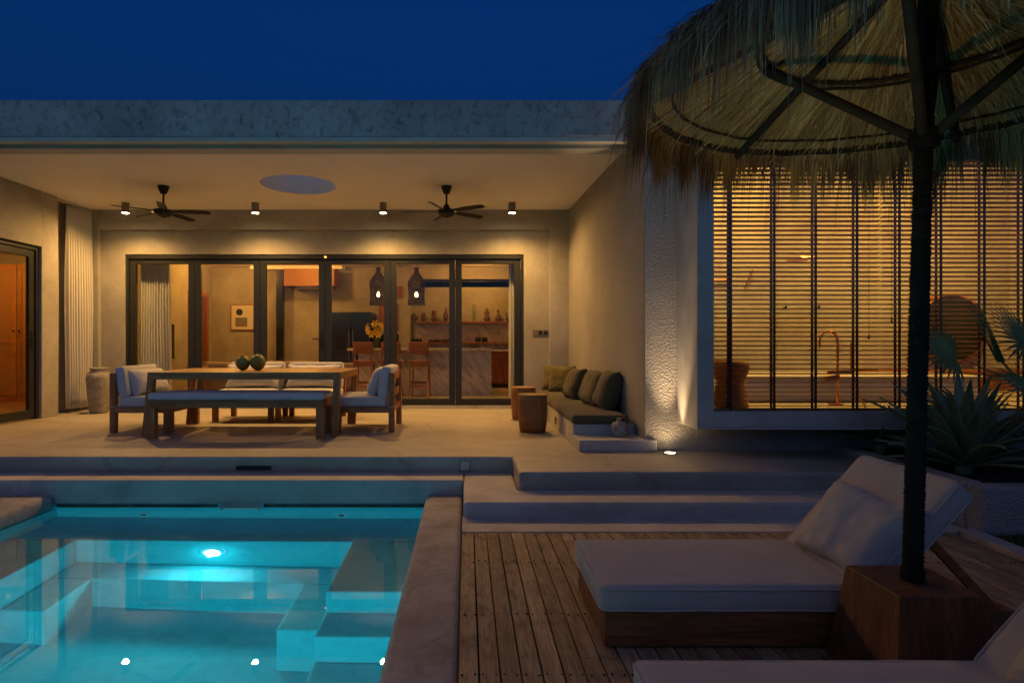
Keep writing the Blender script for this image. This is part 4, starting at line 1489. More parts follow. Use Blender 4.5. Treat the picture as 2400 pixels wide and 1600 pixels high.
def blades(name, N, rfn, zoff, L, width, start_ang, bendfn, jit, mat, seg=5, clump=0.0, tshift=0.0, tufts=0):
    nc = tufts or 70
    cl_dir = rng.normal(0, 1, nc)
    cl_len = np.clip(rng.normal(1.0, 0.22, nc), 0.55, 1.5)
    if tufts:
        ci = rng.integers(0, nc, N)
        cen = np.sort(rng.uniform(0, 2 * PI, nc))
        dth = rng.normal(0, 0.035, N)
        th = (cen[ci] + dth) % (2 * PI)
    else:
        th = rng.uniform(0, 2 * PI, N)
        ci = (th / (2 * PI) * nc).astype(int) % nc
        dth = np.zeros(N)
    r0 = rfn(N)
    Ls = rng.uniform(L[0], L[1], N)
    if tufts:
        Ls = Ls * cl_len[ci] * np.clip(1.15 - np.abs(dth) * 9, 0.5, 1.2)
    wdt = rng.uniform(width[0], width[1], N)
    zz = coneZ(r0) + rng.uniform(zoff[0], zoff[1], N)
    side = rng.normal(0, jit, N) + clump * cl_dir[ci] - dth * 3.2
    ang = start_ang + rng.normal(0, 0.06, N)
    x = UX + r0 * np.cos(th)
    y = r0 * np.sin(th)
    er = np.stack([np.cos(th), np.sin(th)], 1)
    et = np.stack([-np.sin(th), np.cos(th)], 1)
    P = np.stack([x, y, zz], 1)
    rows = []
    tw = rng.uniform(-0.9, 0.9, N)
    cur = ang.copy()
    curl = rng.normal(0, 0.12, N)
    rad_now = r0.copy()
    for s in range(seg + 1):
        rows.append(P.copy())
        step = Ls / seg
        cur = bendfn(cur, rad_now, s / seg, rng, N)
        side = side + curl * 0.6
        ds, dc = np.sin(cur), np.cos(cur)
        hx = (er * np.cos(side)[:, None] + et * np.sin(side)[:, None]) * dc[:, None]
        P = P + np.concatenate([hx, -ds[:, None]], 1) * step[:, None]
        rad_now = rad_now + dc * step
    rows = np.stack(rows, 1)
    wv = (et[:, None, :] * np.cos(tw)[:, None, None])
    wv = np.concatenate([np.repeat(wv, seg + 1, 1), np.repeat(np.sin(tw)[:, None, None], seg + 1, 1)], 2)
    taper = np.linspace(1, 0.15, seg + 1)[None, :, None]
    A = rows - wv * (wdt[:, None, None] * taper / 2)
    Bv = rows + wv * (wdt[:, None, None] * taper / 2)
    V = np.stack([A, Bv], 2).reshape(-1, 3)
    base = (np.arange(N) * (seg + 1) * 2)[:, None]
    q = np.arange(seg)[None, :] * 2
    F = np.stack([base + q, base + q + 1, base + q + 3, base + q + 2], 2).reshape(-1, 4)
    me = bpy.data.meshes.new(name)
    me.vertices.add(len(V))
    me.vertices.foreach_set("co", V.astype(np.float32).ravel())
    me.loops.add(F.size)
    me.loops.foreach_set("vertex_index", F.astype(np.int32).ravel())
    me.polygons.add(len(F))
    me.polygons.foreach_set("loop_start", (np.arange(len(F)) * 4).astype(np.int32))
    me.polygons.foreach_set("loop_total", np.full(len(F), 4, np.int32))
    me.update(calc_edges=True)
    at = me.attributes.new("tint", 'FLOAT', 'POINT')
    tint = np.clip(rng.beta(2.2, 2.6, N) + 0.10 * cl_dir[ci] + tshift, 0, 1)
    at.data.foreach_set("value", np.repeat(tint, (seg + 1) * 2).astype(np.float32))
    me.materials.append(M[mat])
    o = bpy.data.objects.new(name, me)
    COL.objects.link(o)
    o.parent = um
    o['kind'] = 'stuff'
    return o


sa = math.atan(SL)


def straight(c, r, s, g_, n_):
    over = np.clip((r - 1.0) / 0.22, 0, 1)
    return c + over * 0.16 + g_.normal(0, 0.02, n_)


def droop(c, r, s, g_, n_):
    over = np.clip((r - 1.02) / 0.10, 0, 1)
    return np.minimum(c + over * (0.31 + g_.uniform(0, 0.18, n_)) + g_.normal(0, 0.05, n_), 1.5)


blades("thatch_lining", 3600, lambda n_: np.sqrt(rng.uniform(0.0004, 1.02, n_)) * 1.0, (-0.006, 0.008), (0.22, 0.5), (0.004, 0.009), sa - 0.005, straight, 0.06, 'straw_in', clump=0.06)
blades("thatch_cover", 9000, lambda n_: np.sqrt(rng.uniform(0.01, 1.1, n_)) * 1.0, (0.025, 0.065), (0.30, 0.55), (0.004, 0.009), sa + 0.02, droop, 0.14, 'straw_out', clump=0.08, tufts=420)
blades("thatch_fringe", 7500, lambda n_: rng.uniform(1.07, 1.16, n_), (0.0, 0.06), (0.15, 0.31), (0.004, 0.010), sa + 0.12, droop, 0.12, 'straw_out', clump=0.25, tufts=170)
blades("thatch_tuft", 2400, lambda n_: rng.uniform(1.07, 1.13, n_), (-0.01, 0.03), (0.14, 0.30), (0.004, 0.009), sa + 0.20, droop, 0.12, 'straw_in', clump=0.35, tufts=60)

# added spotlight, out of view on the deck, to brighten the umbrella's underside
add_spot = thing("added_spotlight", "small black deck spotlight added out of view to light the umbrella thatch", "added light", (0.25, 0.70, 0.0))
MB().lathe([(0.05, 0.0), (0.05, 0.012), (0.012, 0.02), (0.012, 0.09)], 20).build("foot", 'black', add_spot)
hr = (R(-44), 0, R(-27))
MB().lathe([(0.028, -0.05), (0.034, 0.02), (0.034, 0.045)], 20, cap=False).build("head", 'black', add_spot, (0, 0.0, 0.13), hr)
MB().lathe([(0.001, 0.03), (0.033, 0.03)], 20, cap=False).build("lens", 'lamp_glow', add_spot, (0, 0.0, 0.13), hr)
dv = Vector((1.50, 3.10, 2.68)) - Vector((0.25, 0.70, 0.13))
lamp("added_spot_lamp", 'SPOT', Vector((0.25, 0.70, 0.13)) + dv.normalized() * 0.06, 64, (1.0, 0.60, 0.23), rot=dv.to_track_quat('-Z', 'Y').to_euler(), size=0.02, spot=38, blend=1.0)

# ================================================================== GARDEN CORNER
pb = thing("stone_planter", "low rough rendered planter filled with spiky plants beside the deck", "planter", (3.75, 4.34, 0))
pw = MB()
pw.box(0, 3.4, 0, 0.16, -0.02, 0.35).box(0, 0.16, 0.161, 1.85, -0.02, 0.35)
pw.build("wall", 'rough', pb, bevel=0.03, seg=3)
B(0.161, 3.4, 0.161, 1.85, 0.0, 0.31).build("soil", 'soil', pb)


def agave(label, loc, nleaf, Lm, seed, group):
    rr_ = random.Random(seed)
    t = thing("agave", label, "agave plant", loc, group=group)
    MB().lathe([(0.05, -0.02), (0.06, 0.04), (0.02, 0.12)], 12).build("core", 'agave', t)
    for k in range(nleaf):
        az = k * 2.39996 + rr_.uniform(-0.2, 0.2)
        u = k / nleaf
        el = R(6 + 72 * u + rr_.uniform(-8, 8))
        L = Lm * (0.75 + 0.35 * rr_.random()) * (1 - 0.15 * u)
        wmax = L * 0.145
        curve = rr_.uniform(0.2, 0.75) * (1 - 0.5 * u)
        cup = 0.35
        ns = 9
        rows = []
        p = Vector((0.03, 0, 0.05 + 0.05 * u))
        e = el + 0.15
        for s in range(ns + 1):
            q = s / ns
            wq = wmax * (0.55 + 0.45 * math.sin(min(1, q * 1.7) * PI / 2)) * (1 - q ** 3.2)
            wq = max(wq, 0.002)
            nrm = Vector((-math.sin(e), 0, math.cos(e)))
            rows.append((p.copy(), wq, nrm))
            p = p + Vector((math.cos(e), 0, math.sin(e))) * (L / ns)
            e -= curve * (1.4 if q > 0.35 else 0.5) / ns
        v, f = [], []
        for p_, wq, nrm in rows:
            for c in (-1, -0.5, 0, 0.5, 1):
                q_ = p_ + Vector((0, c * wq / 2, 0)) + nrm * (abs(c) ** 1.5 * cup * wq / 2)
                v.append(q_)
        for s in range(ns):
            for c in range(4):
                a_ = s * 5 + c
                f.append((a_, a_ + 1, a_ + 6, a_ + 5))
        lf_ = MB().add(v, f).build("leaf", 'agave', t, rot=(0, 0, az), smooth=True)
        so = lf_.modifiers.new("solid", 'SOLIDIFY')
        so.thickness = 0.009
    return t


agave("big agave with broad arching blue green leaves in the planter", (4.14, 4.98, 0.31), 46, 0.86, 3, "agaves in the planter")
agave("agave with drooping leaves at the planter corner, partly out of the photo", (4.85, 4.80, 0.31), 32, 0.74, 5, "agaves in the planter")
agave("small dim agave against the wall below the window box", (3.72 + 0.35, 5.9, 0.31), 16, 0.50, 9, "agaves in the planter")


def fan_frond(t, base, hub, face, Rl, nl, spread, seed):
    rr_ = random.Random(seed)
    base, hub, face = Vector(base), Vector(hub), Vector(face).normalized()
    d = (hub - base).normalized()
    m_ = MB()
    mid = (base + hub) / 2 + Vector((0, 0, 0.06))
    m_.tube([base, mid, hub], [0.008, 0.006, 0.004], 6)
    ax = (d - face * d.dot(face)).normalized()
    sd = face.cross(ax)
    for k in range(nl):
        a_ = spread * (2 * k / (nl - 1) - 1)
        dr = ax * math.cos(a_) + sd * math.sin(a_)
        L = Rl * (0.78 + 0.22 * math.cos(a_ * 0.6)) * rr_.uniform(0.9, 1.08)
        pp = hub.copy()
        v, f = [], []
        ns = 6
        wv = dr.cross(face).normalized()
        for s in range(ns + 1):
            q = s / ns
            wq = 0.030 * (0.35 + 1.3 * q if q < 0.5 else (1 - q) * 2.0) + 0.0012
            v += [pp - wv * wq / 2, pp + face * 0.25 * wq, pp + wv * wq / 2]
            drop = 0.9 * (q ** 2.0) * rr_.uniform(0.7, 1.3)
            pp = pp + (dr + Vector((0, 0, -drop * 0.55))).normalized() * (L / ns)
        for s in range(ns):
            for c in range(2):
                a2 = s * 3 + c
                f.append((a2, a2 + 1, a2 + 4, a2 + 3))
        m_.add(v, f)
    return m_.build("frond", 'palm', t, smooth=False)


fp = thing("fan_palm", "dark fan palm with drooping fronds in front of the window box", "palm", (5.05, 5.15, 0.31))
MB().tube([(0, 0, -0.02), (0.01, 0, 0.25), (0, 0.02, 0.5)], [0.05, 0.045, 0.035], 10).build("trunk", 'bark', fp, smooth=True)
for (hub, face, Rl, sp, sd_) in [((-0.88, -0.05, 0.98), (0.2, -0.75, 0.55), 0.42, 1.7, 1), ((-0.30, -0.10, 1.08), (0.35, -0.8, 0.5), 0.48, 1.75, 2),
                                 ((-0.45, -0.35, 0.72), (0.2, -0.5, 0.8), 0.42, 1.7, 3), ((0.15, -0.3, 0.85), (0.0, -0.8, 0.6), 0.45, 1.7, 4),
                                 ((-0.70, 0.1, 0.50), (-0.2, -0.6, 0.75), 0.40, 1.6, 5), ((0.35, 0.1, 1.05), (0.2, -0.8, 0.4), 0.45, 1.7, 6),
                                 ((-0.15, -0.5, 0.45), (-0.1, -0.5, 0.8), 0.40, 1.6, 7), ((0.5, -0.4, 0.6), (-0.1, -0.7, 0.7), 0.42, 1.6, 8)]:
    fan_frond(fp, (0, 0.02, 0.48), hub, face, Rl, 22, sp, sd_)
# the folded spear frond
sp_ = MB()
for k in range(7):
    o_ = (k - 3) * 0.010
    sp_.bar((-0.46 + o_, -0.02 + 0.004 * (k % 2), 0.92), (-0.70 + o_ * 1.9, -0.04, 1.44 - 0.02 * abs(k - 3)), 0.012, 0.004, (0, 1, 0), 0.004, 0.002)
sp_.bar((0, 0.02, 0.48), (-0.46, -0.02, 0.93), 0.012, 0.012)
sp_.build("frond", 'palm', fp)

# ================================================================== POOL LAMP AND FITTINGS
pl = thing("pool_light", "round white underwater lamp glowing on the pool bench face", "pool light", (-2.087, 4.915, ZW - 0.589))
MB().lathe([(0.10, 0.0), (0.10, 0.012), (0.068, 0.018)], 32, cap=False).build("ring", 'pool', pl, rot=(R(90), 0, 0))
MB().lathe([(0.001, 0.016), (0.069, 0.016)], 32, cap=False).build("lens", 'pool_glow', pl, rot=(R(90), 0, 0))
PC = (0.03, 0.80, 0.96)
lamp("pool_lamp", 'AREA', (-2.087, 4.915 - 0.022, ZW - 0.589), 9, PC, rot=(R(90 + 180), 0, 0), size=0.13)
lamp("pool_lamp_spill", 'POINT', (-2.087, 4.915 - 0.07, ZW - 0.60), 2.2, PC, size=0.02)
lamp("pool_lamp_near", 'SPOT', (-2.3, -0.92, ZW - 0.30), 400, PC, rot=(R(90), 0, 0), size=0.09, spot=150, blend=0.6)
pn = thing("pool_light", "round white underwater lamp on the pool wall nearest the camera", "pool light", (-2.3, -0.999, ZW - 0.30), (0, 0, PI))
MB().lathe([(0.12, 0.0), (0.12, 0.012), (0.095, 0.018), (0.001, 0.018)], 32, cap=False).build("lens", 'pool_glow', pn, rot=(R(90), 0, 0))
for x, lb in ((-2.99, "round pool water inlet on the curtain side of the skimmer"), (-1.159, "round pool water inlet on the steps side of the skimmer")):
    t = thing("pool_inlet", lb, "pool inlet", (x, 5.536, ZW - 0.236), group="water inlets in the pool end wall")
    MB().lathe([(0.052, 0.0), (0.052, 0.012), (0.030, 0.014)], 24, cap=False).build("ring", 'white_plastic', t, rot=(R(90), 0, 0))
    MB().lathe([(0.001, 0.008), (0.031, 0.008)], 24, cap=False).build("nozzle", 'vent', t, rot=(R(90), 0, 0))
skm = thing("pool_skimmer", "rectangular pool skimmer mouth in the end wall at the waterline", "skimmer", (-2.09, 5.536, ZW))
fm = MB().box(-0.21, -0.195, -0.014, -0.001, -0.085, 0.05).box(0.195, 0.21, -0.014, -0.001, -0.085, 0.05).box(-0.195, 0.195, -0.013, -0.002, -0.085, -0.07)
fm.build("frame", 'pool', skm, bevel=0.003)
B(-0.21, 0.21, -0.012, -0.002, 0.051, 0.06).build("frame", 'surround', skm)
B(-0.194, 0.194, -0.003, -0.0005, -0.069, 0.05).build("mouth", 'surround', skm)
B(-0.15, 0.15, -0.022, -0.0035, -0.05, -0.008).build("weir", 'white_plastic', skm, bevel=0.004)

# ================================================================== BLINDS AND BATHROOM
def blind(label, x0, x1, tapes, cords, ztop, zbot, seed):
    yb = 5.80
    t = thing("venetian_blind", label, "blind", ((x0 + x1) / 2, yb, zbot), group="wooden blinds in the box window")
    hw = (x1 - x0) / 2
    B(-hw, hw, -0.03, 0.03, ztop - zbot - 0.005, ztop - zbot + 0.045).build("head_rail", 'slat', t)
    B(-hw, hw, -0.026, 0.026, -0.022, -0.004).build("bottom_rail", 'slat', t)
    nsl = int(round((ztop - zbot) / 0.0447))
    sl = None
    for k in range(nsl):
        z = 0.02 + k * 0.0447
        if sl is None:
            sl = MB().box(-hw, hw, -0.025, 0.025, -0.0015, 0.0015).build("slat", 'slat', t, (0, 0, z), (R(-13), 0, 0))
        else:
            dup(sl, t, (random.uniform(-0.003, 0.003), 0, z), (R(-13 + random.uniform(-1.5, 1.5)), R(random.uniform(-0.05, 0.05)), 0))
    for tx in tapes:
        l = tx - (x0 + x1) / 2
        MB().box(l - 0.013, l + 0.013, -0.0305, -0.029, -0.02, ztop - zbot).box(l - 0.013, l + 0.013, 0.029, 0.0305, -0.02, ztop - zbot).build("ladder_tape", 'tape', t)
    for cx_, zc in cords:
        l = cx_ - (x0 + x1) / 2
        MB().tube([(l, -0.036, ztop - zbot), (l, -0.036, zc - zbot)], 0.0022, 5).lathe([(0.004, zc - zbot + 0.02), (0.012, zc - zbot - 0.02), (0.006, zc - zbot - 0.03)], 10, l, -0.036).build("pull_cord", 'slat', t)
    return t


blind("wide wooden venetian blind covering the stucco wall side of the box window", 2.35, 4.005, (2.55, 2.97, 3.37, 3.77), ((3.88, 1.46),), 3.16, 0.765, 1)
blind("wide wooden venetian blind behind the umbrella pole and palm", 4.02, 7.58, (4.18, 4.58, 5.0, 5.38, 5.8, 6.2, 6.6, 7.0), ((4.10, 1.61),), 3.16, 0.765, 2)

ZB = 0.735
tub = thing("bathtub", "long pale bathtub behind the wooden blinds", "bathtub", (4.35, 6.95, ZB))
MB().rbox(2.6, 0.80, 0.27, 0.06, 8, 4, 2, loc=(0, 0, 0.136)).build("tub_body", 'tub', tub, smooth=True)
rim = MB().box(-1.33, 1.33, -0.43, -0.33, 0.262, 0.30).box(-1.33, 1.33, 0.33, 0.43, 0.262, 0.30).box(-1.33, -1.23, -0.329, 0.329, 0.262, 0.30).box(1.23, 1.33, -0.329, 0.329, 0.262, 0.30)
rim.build("rim", 'tub', tub, bevel=0.015, seg=3)
fa = thing("bath_tap", "tall copper freestanding bath tap in front of the tub", "tap", (3.86, 6.30, ZB))
pth = [(0.05, 0, 0.0), (0.05, 0, 0.62)]
for i in range(9):
    aa = PI * i / 8
    pth.append((-0.045 + 0.095 * math.cos(aa), 0, 0.68 + 0.10 * math.sin(aa)))
pth.append((-0.14, 0, 0.60))
MB().tube(pth, 0.014, 10).build("spout", 'copper', fa, smooth=True)
MB().lathe([(0.07, 0), (0.07, 0.02), (0.02, 0.025)], 20, 0.03, 0).build("base", 'copper', fa)
MB().tube([(0.20, 0, 0.33), (0.20, 0, 0.66)], 0.016, 8).build("hand_shower", 'copper', fa)
MB().bar((-0.06, 0, 0.35), (0.22, 0, 0.36), 0.03, 0.03).bar((-0.08, 0, 0.28), (0.06, 0, 0.30), 0.05, 0.05).build("mixer", 'copper', fa)
MB().tube([(0.20, -0.02, 0.33), (0.24, -0.05, 0.15), (0.28, -0.03, 0.03), (0.33, -0.02, 0.02)], 0.008, 8).build("hose", 'copper', fa)
sh = thing("hourglass_stool", "turned wooden hourglass stool at the corner of the blind window", "stool", (2.70, 6.13, ZB))
MB().lathe([(0.18, 0), (0.175, 0.05), (0.135, 0.22), (0.13, 0.26), (0.165, 0.34), (0.185, 0.40), (0.185, 0.475), (0.001, 0.48)], 36).build("body", 'teak_z', sh, smooth=True)
sha = thing("shower_set", "copper wall shower with round head behind the blinds", "shower", (3.85, 7.88, 2.2))
MB().tube([(0.55, 0.015, 0.28), (0.55, -0.30, 0.28), (0.35, -0.36, 0.27)], 0.012, 8).build("arm", 'copper', sha)
MB().lathe([(0.12, 0.0), (0.12, 0.02), (0.02, 0.04)], 24, 0.30, -0.38).build("head", 'copper', sha, loc=(0, 0, 0.22))
MB().tube([(-0.2, -0.02, -0.10), (-0.12, -0.06, 0.12), (-0.10, -0.06, 0.15)], 0.012, 8).build("hand_shower", 'copper', sha)
MB().tube([(-0.4, -0.03, 0.02), (-0.7, -0.03, 0.0)], 0.02, 8).build("valve", 'copper', sha)
for kx, lb in ((4.62, "black robe hook, the one nearer the copper shower"), (5.10, "black robe hook, the one nearer the round mirror")):
    t = thing("robe_hook", lb, "hook", (kx, 8.699, 1.90), group="robe hooks on the bathroom wall")
    MB().tube([(0, 0, 0), (0, -0.05, 0.0), (0, -0.06, 0.03)], 0.014, 8).build("hook", 'black', t)
mr = thing("round_mirror", "deep round wall mirror behind the palm and blinds", "mirror", (6.95, 8.698, 1.60))
MB().lathe([(0.50, 0.0), (0.50, 0.14), (0.47, 0.145)], 56, cap=False).build("rim", 'honey_x', mr, rot=(R(90), 0, 0), smooth=True)
MB().lathe([(0.001, 0.135), (0.48, 0.135)], 56, cap=False).build("glass", 'mirror', mr, rot=(R(90), 0, 0))
vn = thing("vanity_shelf", "floating wooden vanity shelf below the round mirror", "vanity", (6.6, 8.45, 1.02))
B(-0.95, 1.1, -0.25, 0.248, -0.06, 0.0).build("top", 'honey_x', vn, bevel=0.004)
B(-0.9, 1.05, -0.2, 0.248, -0.28, -0.061).build("drawer", 'red_wood', vn, bevel=0.004)
BL = (1.0, 0.54, 0.11)
lamp("bathroom_lamp", 'POINT', (3.4, 6.80, 3.62), 140, BL, size=0.06)
lamp("bathroom_lamp_far", 'POINT', (6.0, 6.80, 3.62), 200, BL, size=0.06)
lamp("bathroom_niche_lamp", 'SPOT', (2.75, 7.55, 3.2), 60, (1.0, 0.66, 0.22), size=0.04, spot=80, blend=0.7)

# ================================================================== LIVING ROOM AND KITCHEN
isl = thing("kitchen_island", "veined marble kitchen island with overhanging top", "kitchen island", (-0.88, 12.55, ZI))
B(-1.40, 1.398, 0.0, 0.75, 0.0, 0.925).build("body", 'marble', isl)
MB().prism([(-1.66, 0.10), (-1.45, -0.18), (1.40, -0.18), (1.40, 0.78), (-1.66, 0.78)], 0.926, 0.972).build("countertop", 'marble', isl, bevel=0.003)


def make_barstool():
    t = thing("bar_stool", "honey wood bar stool nearest the black fridge", "bar stool", (-2.06, 12.05, ZI), group="bar stools at the marble island")
    for sx in (-1, 1):
        MB().bar((sx * 0.155, -0.20, 1.08), (sx * 0.19, -0.235, 0), 0.034, 0.034, (0, 1, 0)).build("back_leg", 'honey', t, bevel=0.004)
        MB().bar((sx * 0.15, 0.17, 0.70), (sx * 0.185, 0.20, 0), 0.034, 0.034, (0, 1, 0)).build("front_leg", 'honey', t, bevel=0.004)
    MB().rbox(0.42, 0.42, 0.035, 0.016, 4, 4, 1, loc=(0, 0, 0.715)).build("seat", 'honey_x', t, smooth=True)
    B(-0.16, 0.16, -0.22, -0.19, 0.62, 0.69).build("seat_rail", 'honey_x', t)
    MB().rbox(0.40, 0.035, 0.24, 0.016, 4, 1, 4, loc=(0, -0.19, 0.99)).build("backrest", 'honey_x', t, smooth=True)
    B(-0.175, 0.175, -0.24, -0.21, 0.20, 0.25).build("footrest", 'honey_x', t)
    B(-0.175, 0.175, 0.18, 0.21, 0.26, 0.30).build("footrest", 'honey_x', t)
    for sx in (-1, 1):
        B(sx * 0.18 - 0.012, sx * 0.18 + 0.012, -0.21, 0.18, 0.30, 0.335).build("stretcher", 'honey', t)
    return t


bs = make_barstool()
copy_tree(bs, "honey wood bar stool half hidden behind a black door post", (-1.51, 12.05, ZI))
copy_tree(bs, "honey wood bar stool at the middle of the marble island", (-0.94, 12.02, ZI), (0, 0, R(-3)))
for o in [x for x in COL.objects if x.name.startswith("bar_stool")]:
    pass

# pendants
def pendant(label, x, y, seed, first=[None]):
    t = thing("pendant_lamp", label, "pendant lamp", (x, y, 2.19), group="woven pendant lamps above the island")
    prof = [(0.185, 0.0), (0.175, 0.05), (0.165, 0.15), (0.17, 0.30), (0.183, 0.42), (0.175, 0.50), (0.13, 0.58), (0.075, 0.65), (0.04, 0.70), (0.036, 0.74), (0.05, 0.79)]
    wv = MB()
    zs_ = np.linspace(0, 0.79, 46)
    pr = np.interp(zs_, [p[1] for p in prof], [p[0] for p in prof])
    rr_ = random.Random(seed)
    for z, r in zip(zs_, pr):
        ph = rr_.uniform(0, 6)
        k = 40
        pts_ = [((r + 0.003 * (1 if j % 2 else -1)) * math.cos(2 * PI * j / k), (r + 0.003 * (1 if j % 2 else -1)) * math.sin(2 * PI * j / k), z + 0.005 * math.sin(2 * PI * j / k * 3 + ph) + rr_.uniform(-0.002, 0.002)) for j in range(k + 1)]
        wv.tube(pts_, 0.0052, 4, cap=False)
    for j in range(40):
        aa = 2 * PI * j / 40
        wv.tube([(np.interp(z, zs_, pr) * math.cos(aa), np.interp(z, zs_, pr) * math.sin(aa), z) for z in np.linspace(0, 0.79, 14)], 0.004, 4)
    stuff(wv.build("woven_shade", 'bark', t))
    MB().tube([(0, 0, 0.30), (0, 0, 1.085)], 0.004, 6).build("cord", 'black', t)
    MB().lathe([(0.001, 0.17), (0.028, 0.18), (0.038, 0.215), (0.028, 0.25), (0.014, 0.28), (0.001, 0.29)], 16).build("bulb", 'bulb_glow', t, smooth=True)
    lamp("pendant_light", 'POINT', (x, y, 2.19 + 0.22), 28, WARM2, size=0.04)


pendant("woven dark rattan pendant lamp above the yellow lilies", -1.88, 12.7, 1)
pendant("woven dark rattan pendant lamp beside the clerestory window strip", -1.07, 12.7, 2)

# lilies in a glass vase
lv = thing("lily_vase", "glass vase of yellow lilies on the marble island", "vase", (-1.93, 12.72, ZI + 0.973))
MB().lathe([(0.045, 0.002), (0.055, 0.02), (0.055, 0.24), (0.058, 0.245), (0.052, 0.245), (0.050, 0.03), (0.001, 0.02)], 24).build("glass_body", 'vase_glass', lv, smooth=True)
stm = MB()
heads = [(-0.13, -0.05, 0.36), (0.02, -0.08, 0.34), (-0.02, -0.02, 0.50), (0.12, -0.04, 0.42), (0.20, 0.0, 0.38), (-0.16, 0.02, 0.44), (0.08, 0.05, 0.47), (0.05, -0.10, 0.28), (-0.07, -0.09, 0.29)]
for hx, hy, hz in heads:
    stm.tube([(0.02 * math.copysign(1, hx), 0, 0.03), (hx * 0.4, hy * 0.4, hz * 0.6), (hx, hy, hz)], 0.004, 5)
stm.build("stems", 'stem', lv)
for k, (hx, hy, hz) in enumerate(heads):
    f = MB()
    for p_ in range(6):
        aa = 2 * PI * p_ / 6
        rows = []
        for s in range(5):
            q = s / 4
            rr_ = 0.012 + 0.085 * q
            up = 0.05 * math.sin(q * PI * 0.75)
            wq = 0.036 * math.sin(PI * (0.12 + 0.85 * q))
            ca, sa_ = math.cos(aa), math.sin(aa)
            rows += [(rr_ * ca - wq / 2 * -sa_, rr_ * sa_ - wq / 2 * ca, up), (rr_ * ca, rr_ * sa_, up - 0.006), (rr_ * ca + wq / 2 * -sa_, rr_ * sa_ + wq / 2 * ca, up)]
        f.add(rows, [(s * 3 + c, s * 3 + c + 1, s * 3 + c + 4, s * 3 + c + 3) for s in range(4) for c in range(2)])
    d = Vector((hx, hy - 0.12, 0.05)).normalized()
    f.build("flower", 'lily', lv, (hx, hy, hz), d.to_track_quat('Z', 'Y').to_euler(), smooth=True)

# fridge
fg = thing("fridge", "black double door fridge with water dispenser behind the lilies", "fridge", (-2.75, 14.2, ZI))
B(-0.46, 0.46, 0.04, 0.75, 0.02, 1.82).build("body", 'steel', fg)
for x0, x1 in ((-0.46, -0.004), (0.004, 0.46)):
    d = B(x0, x1, 0.0, 0.038, 0.06, 1.81).build("door", 'steel', fg, bevel=0.006)
    hxx = x1 - 0.04 if x0 < -0.1 else x0 + 0.04
    B(hxx - 0.01, hxx + 0.01, -0.04, -0.02, 0.7, 1.4).build("handle", 'grey_metal', d)
    if x0 < -0.1:
        B(-0.36, -0.14, -0.006, -0.0005, 0.92, 1.24).build("dispenser", 'black', d)

# oven tower
ov = thing("oven_tower", "white and red wood kitchen tower with built-in oven beside the shelves", "kitchen cabinet", (-1.72, 14.35, ZI))
B(-0.42, 0.34, 0.03, 0.645, 0.0, 2.74).build("carcass", 'plaster', ov)
B(-0.40, 0.08, 0.0, 0.028, 1.38, 2.02).build("door", 'red_wood', ov, bevel=0.003)
B(-0.10, 0.18, 0.0, 0.028, 2.15, 2.45).build("door", 'red_wood', ov, bevel=0.003)
B(-0.40, 0.08, 0.0, 0.028, 0.72, 1.30).build("oven", 'tv', ov, bevel=0.003)
B(-0.40, 0.08, 0.0, 0.028, 0.05, 0.66).build("drawer", 'red_wood', ov, bevel=0.003)
B(-1.30, 1.98, 14.99, 14.999, 1.20, 1.90).build("splashback", 'marble', villa)

kc = thing("kitchen_counter", "red wood kitchen base cabinets with pale stone worktop along the back wall", "kitchen counter", (0.35, 14.4, ZI))
B(-1.70, 1.64, 0.02, 0.585, 0.1, 0.88).build("carcass", 'red_wood', kc)
B(-1.72, 1.645, -0.02, 0.586, 0.881, 0.92).build("worktop", 'marble', kc, bevel=0.003)
for k in range(6):
    x0 = -1.70 + 0.556 * k
    B(x0 + 0.004, x0 + 0.552, 0.0, 0.019, 0.12, 0.66).build("door", 'red_wood', kc, bevel=0.002)
    B(x0 + 0.004, x0 + 0.552, 0.0, 0.019, 0.70, 0.86).build("drawer", 'red_wood', kc, bevel=0.002)
for zsh, nm in ((1.92, "upper red wood kitchen shelf carrying clay jugs"), (1.405, "lower thin red wood kitchen shelf carrying cups and bowls")):
    o = B(-1.28, 1.98, -0.16, 0.16, -0.045 if zsh > 1.8 else -0.025, 0).build("kitchen_shelf", 'honey_x', None, (0.0, 14.828, zsh), bevel=0.002)
    tag(o, nm, "shelf", "red wood shelves on the kitchen wall")

jprofs = [
    ("squat round clay jug first on the upper shelf", -1.06, [(0.03, 0), (0.09, 0.05), (0.095, 0.09), (0.05, 0.15), (0.03, 0.17), (0.035, 0.19)]),
    ("pear shaped clay jug second on the upper shelf", -0.72, [(0.05, 0), (0.08, 0.06), (0.06, 0.14), (0.05, 0.19), (0.03, 0.215)]),
    ("clay pitcher with loop handle on the upper shelf", -0.36, [(0.055, 0), (0.08, 0.06), (0.055, 0.13), (0.05, 0.24), (0.06, 0.26)]),
    ("tall slim clay bottle beside the black door post", 0.06, [(0.04, 0), (0.065, 0.10), (0.055, 0.18), (0.02, 0.26), (0.022, 0.32)]),
    ("double gourd clay jug on the upper shelf", 1.28 + 0.0, [(0.05, 0), (0.08, 0.06), (0.04, 0.15), (0.065, 0.21), (0.03, 0.27), (0.035, 0.32)]),
    ("clay flask with long neck on the upper shelf", 1.62, [(0.07, 0), (0.095, 0.06), (0.06, 0.13), (0.025, 0.17), (0.025, 0.26), (0.033, 0.28)]),
    ("round clay jug last on the upper shelf beside the indoor curtain", 1.90, [(0.05, 0), (0.09, 0.08), (0.085, 0.14), (0.04, 0.2), (0.03, 0.24)]),
]
jx = [-1.06, -0.72, -0.36, 0.06, 0.0, 0.0, 0.0]
px = {4: 1141, 5: 1168, 6: 1193}
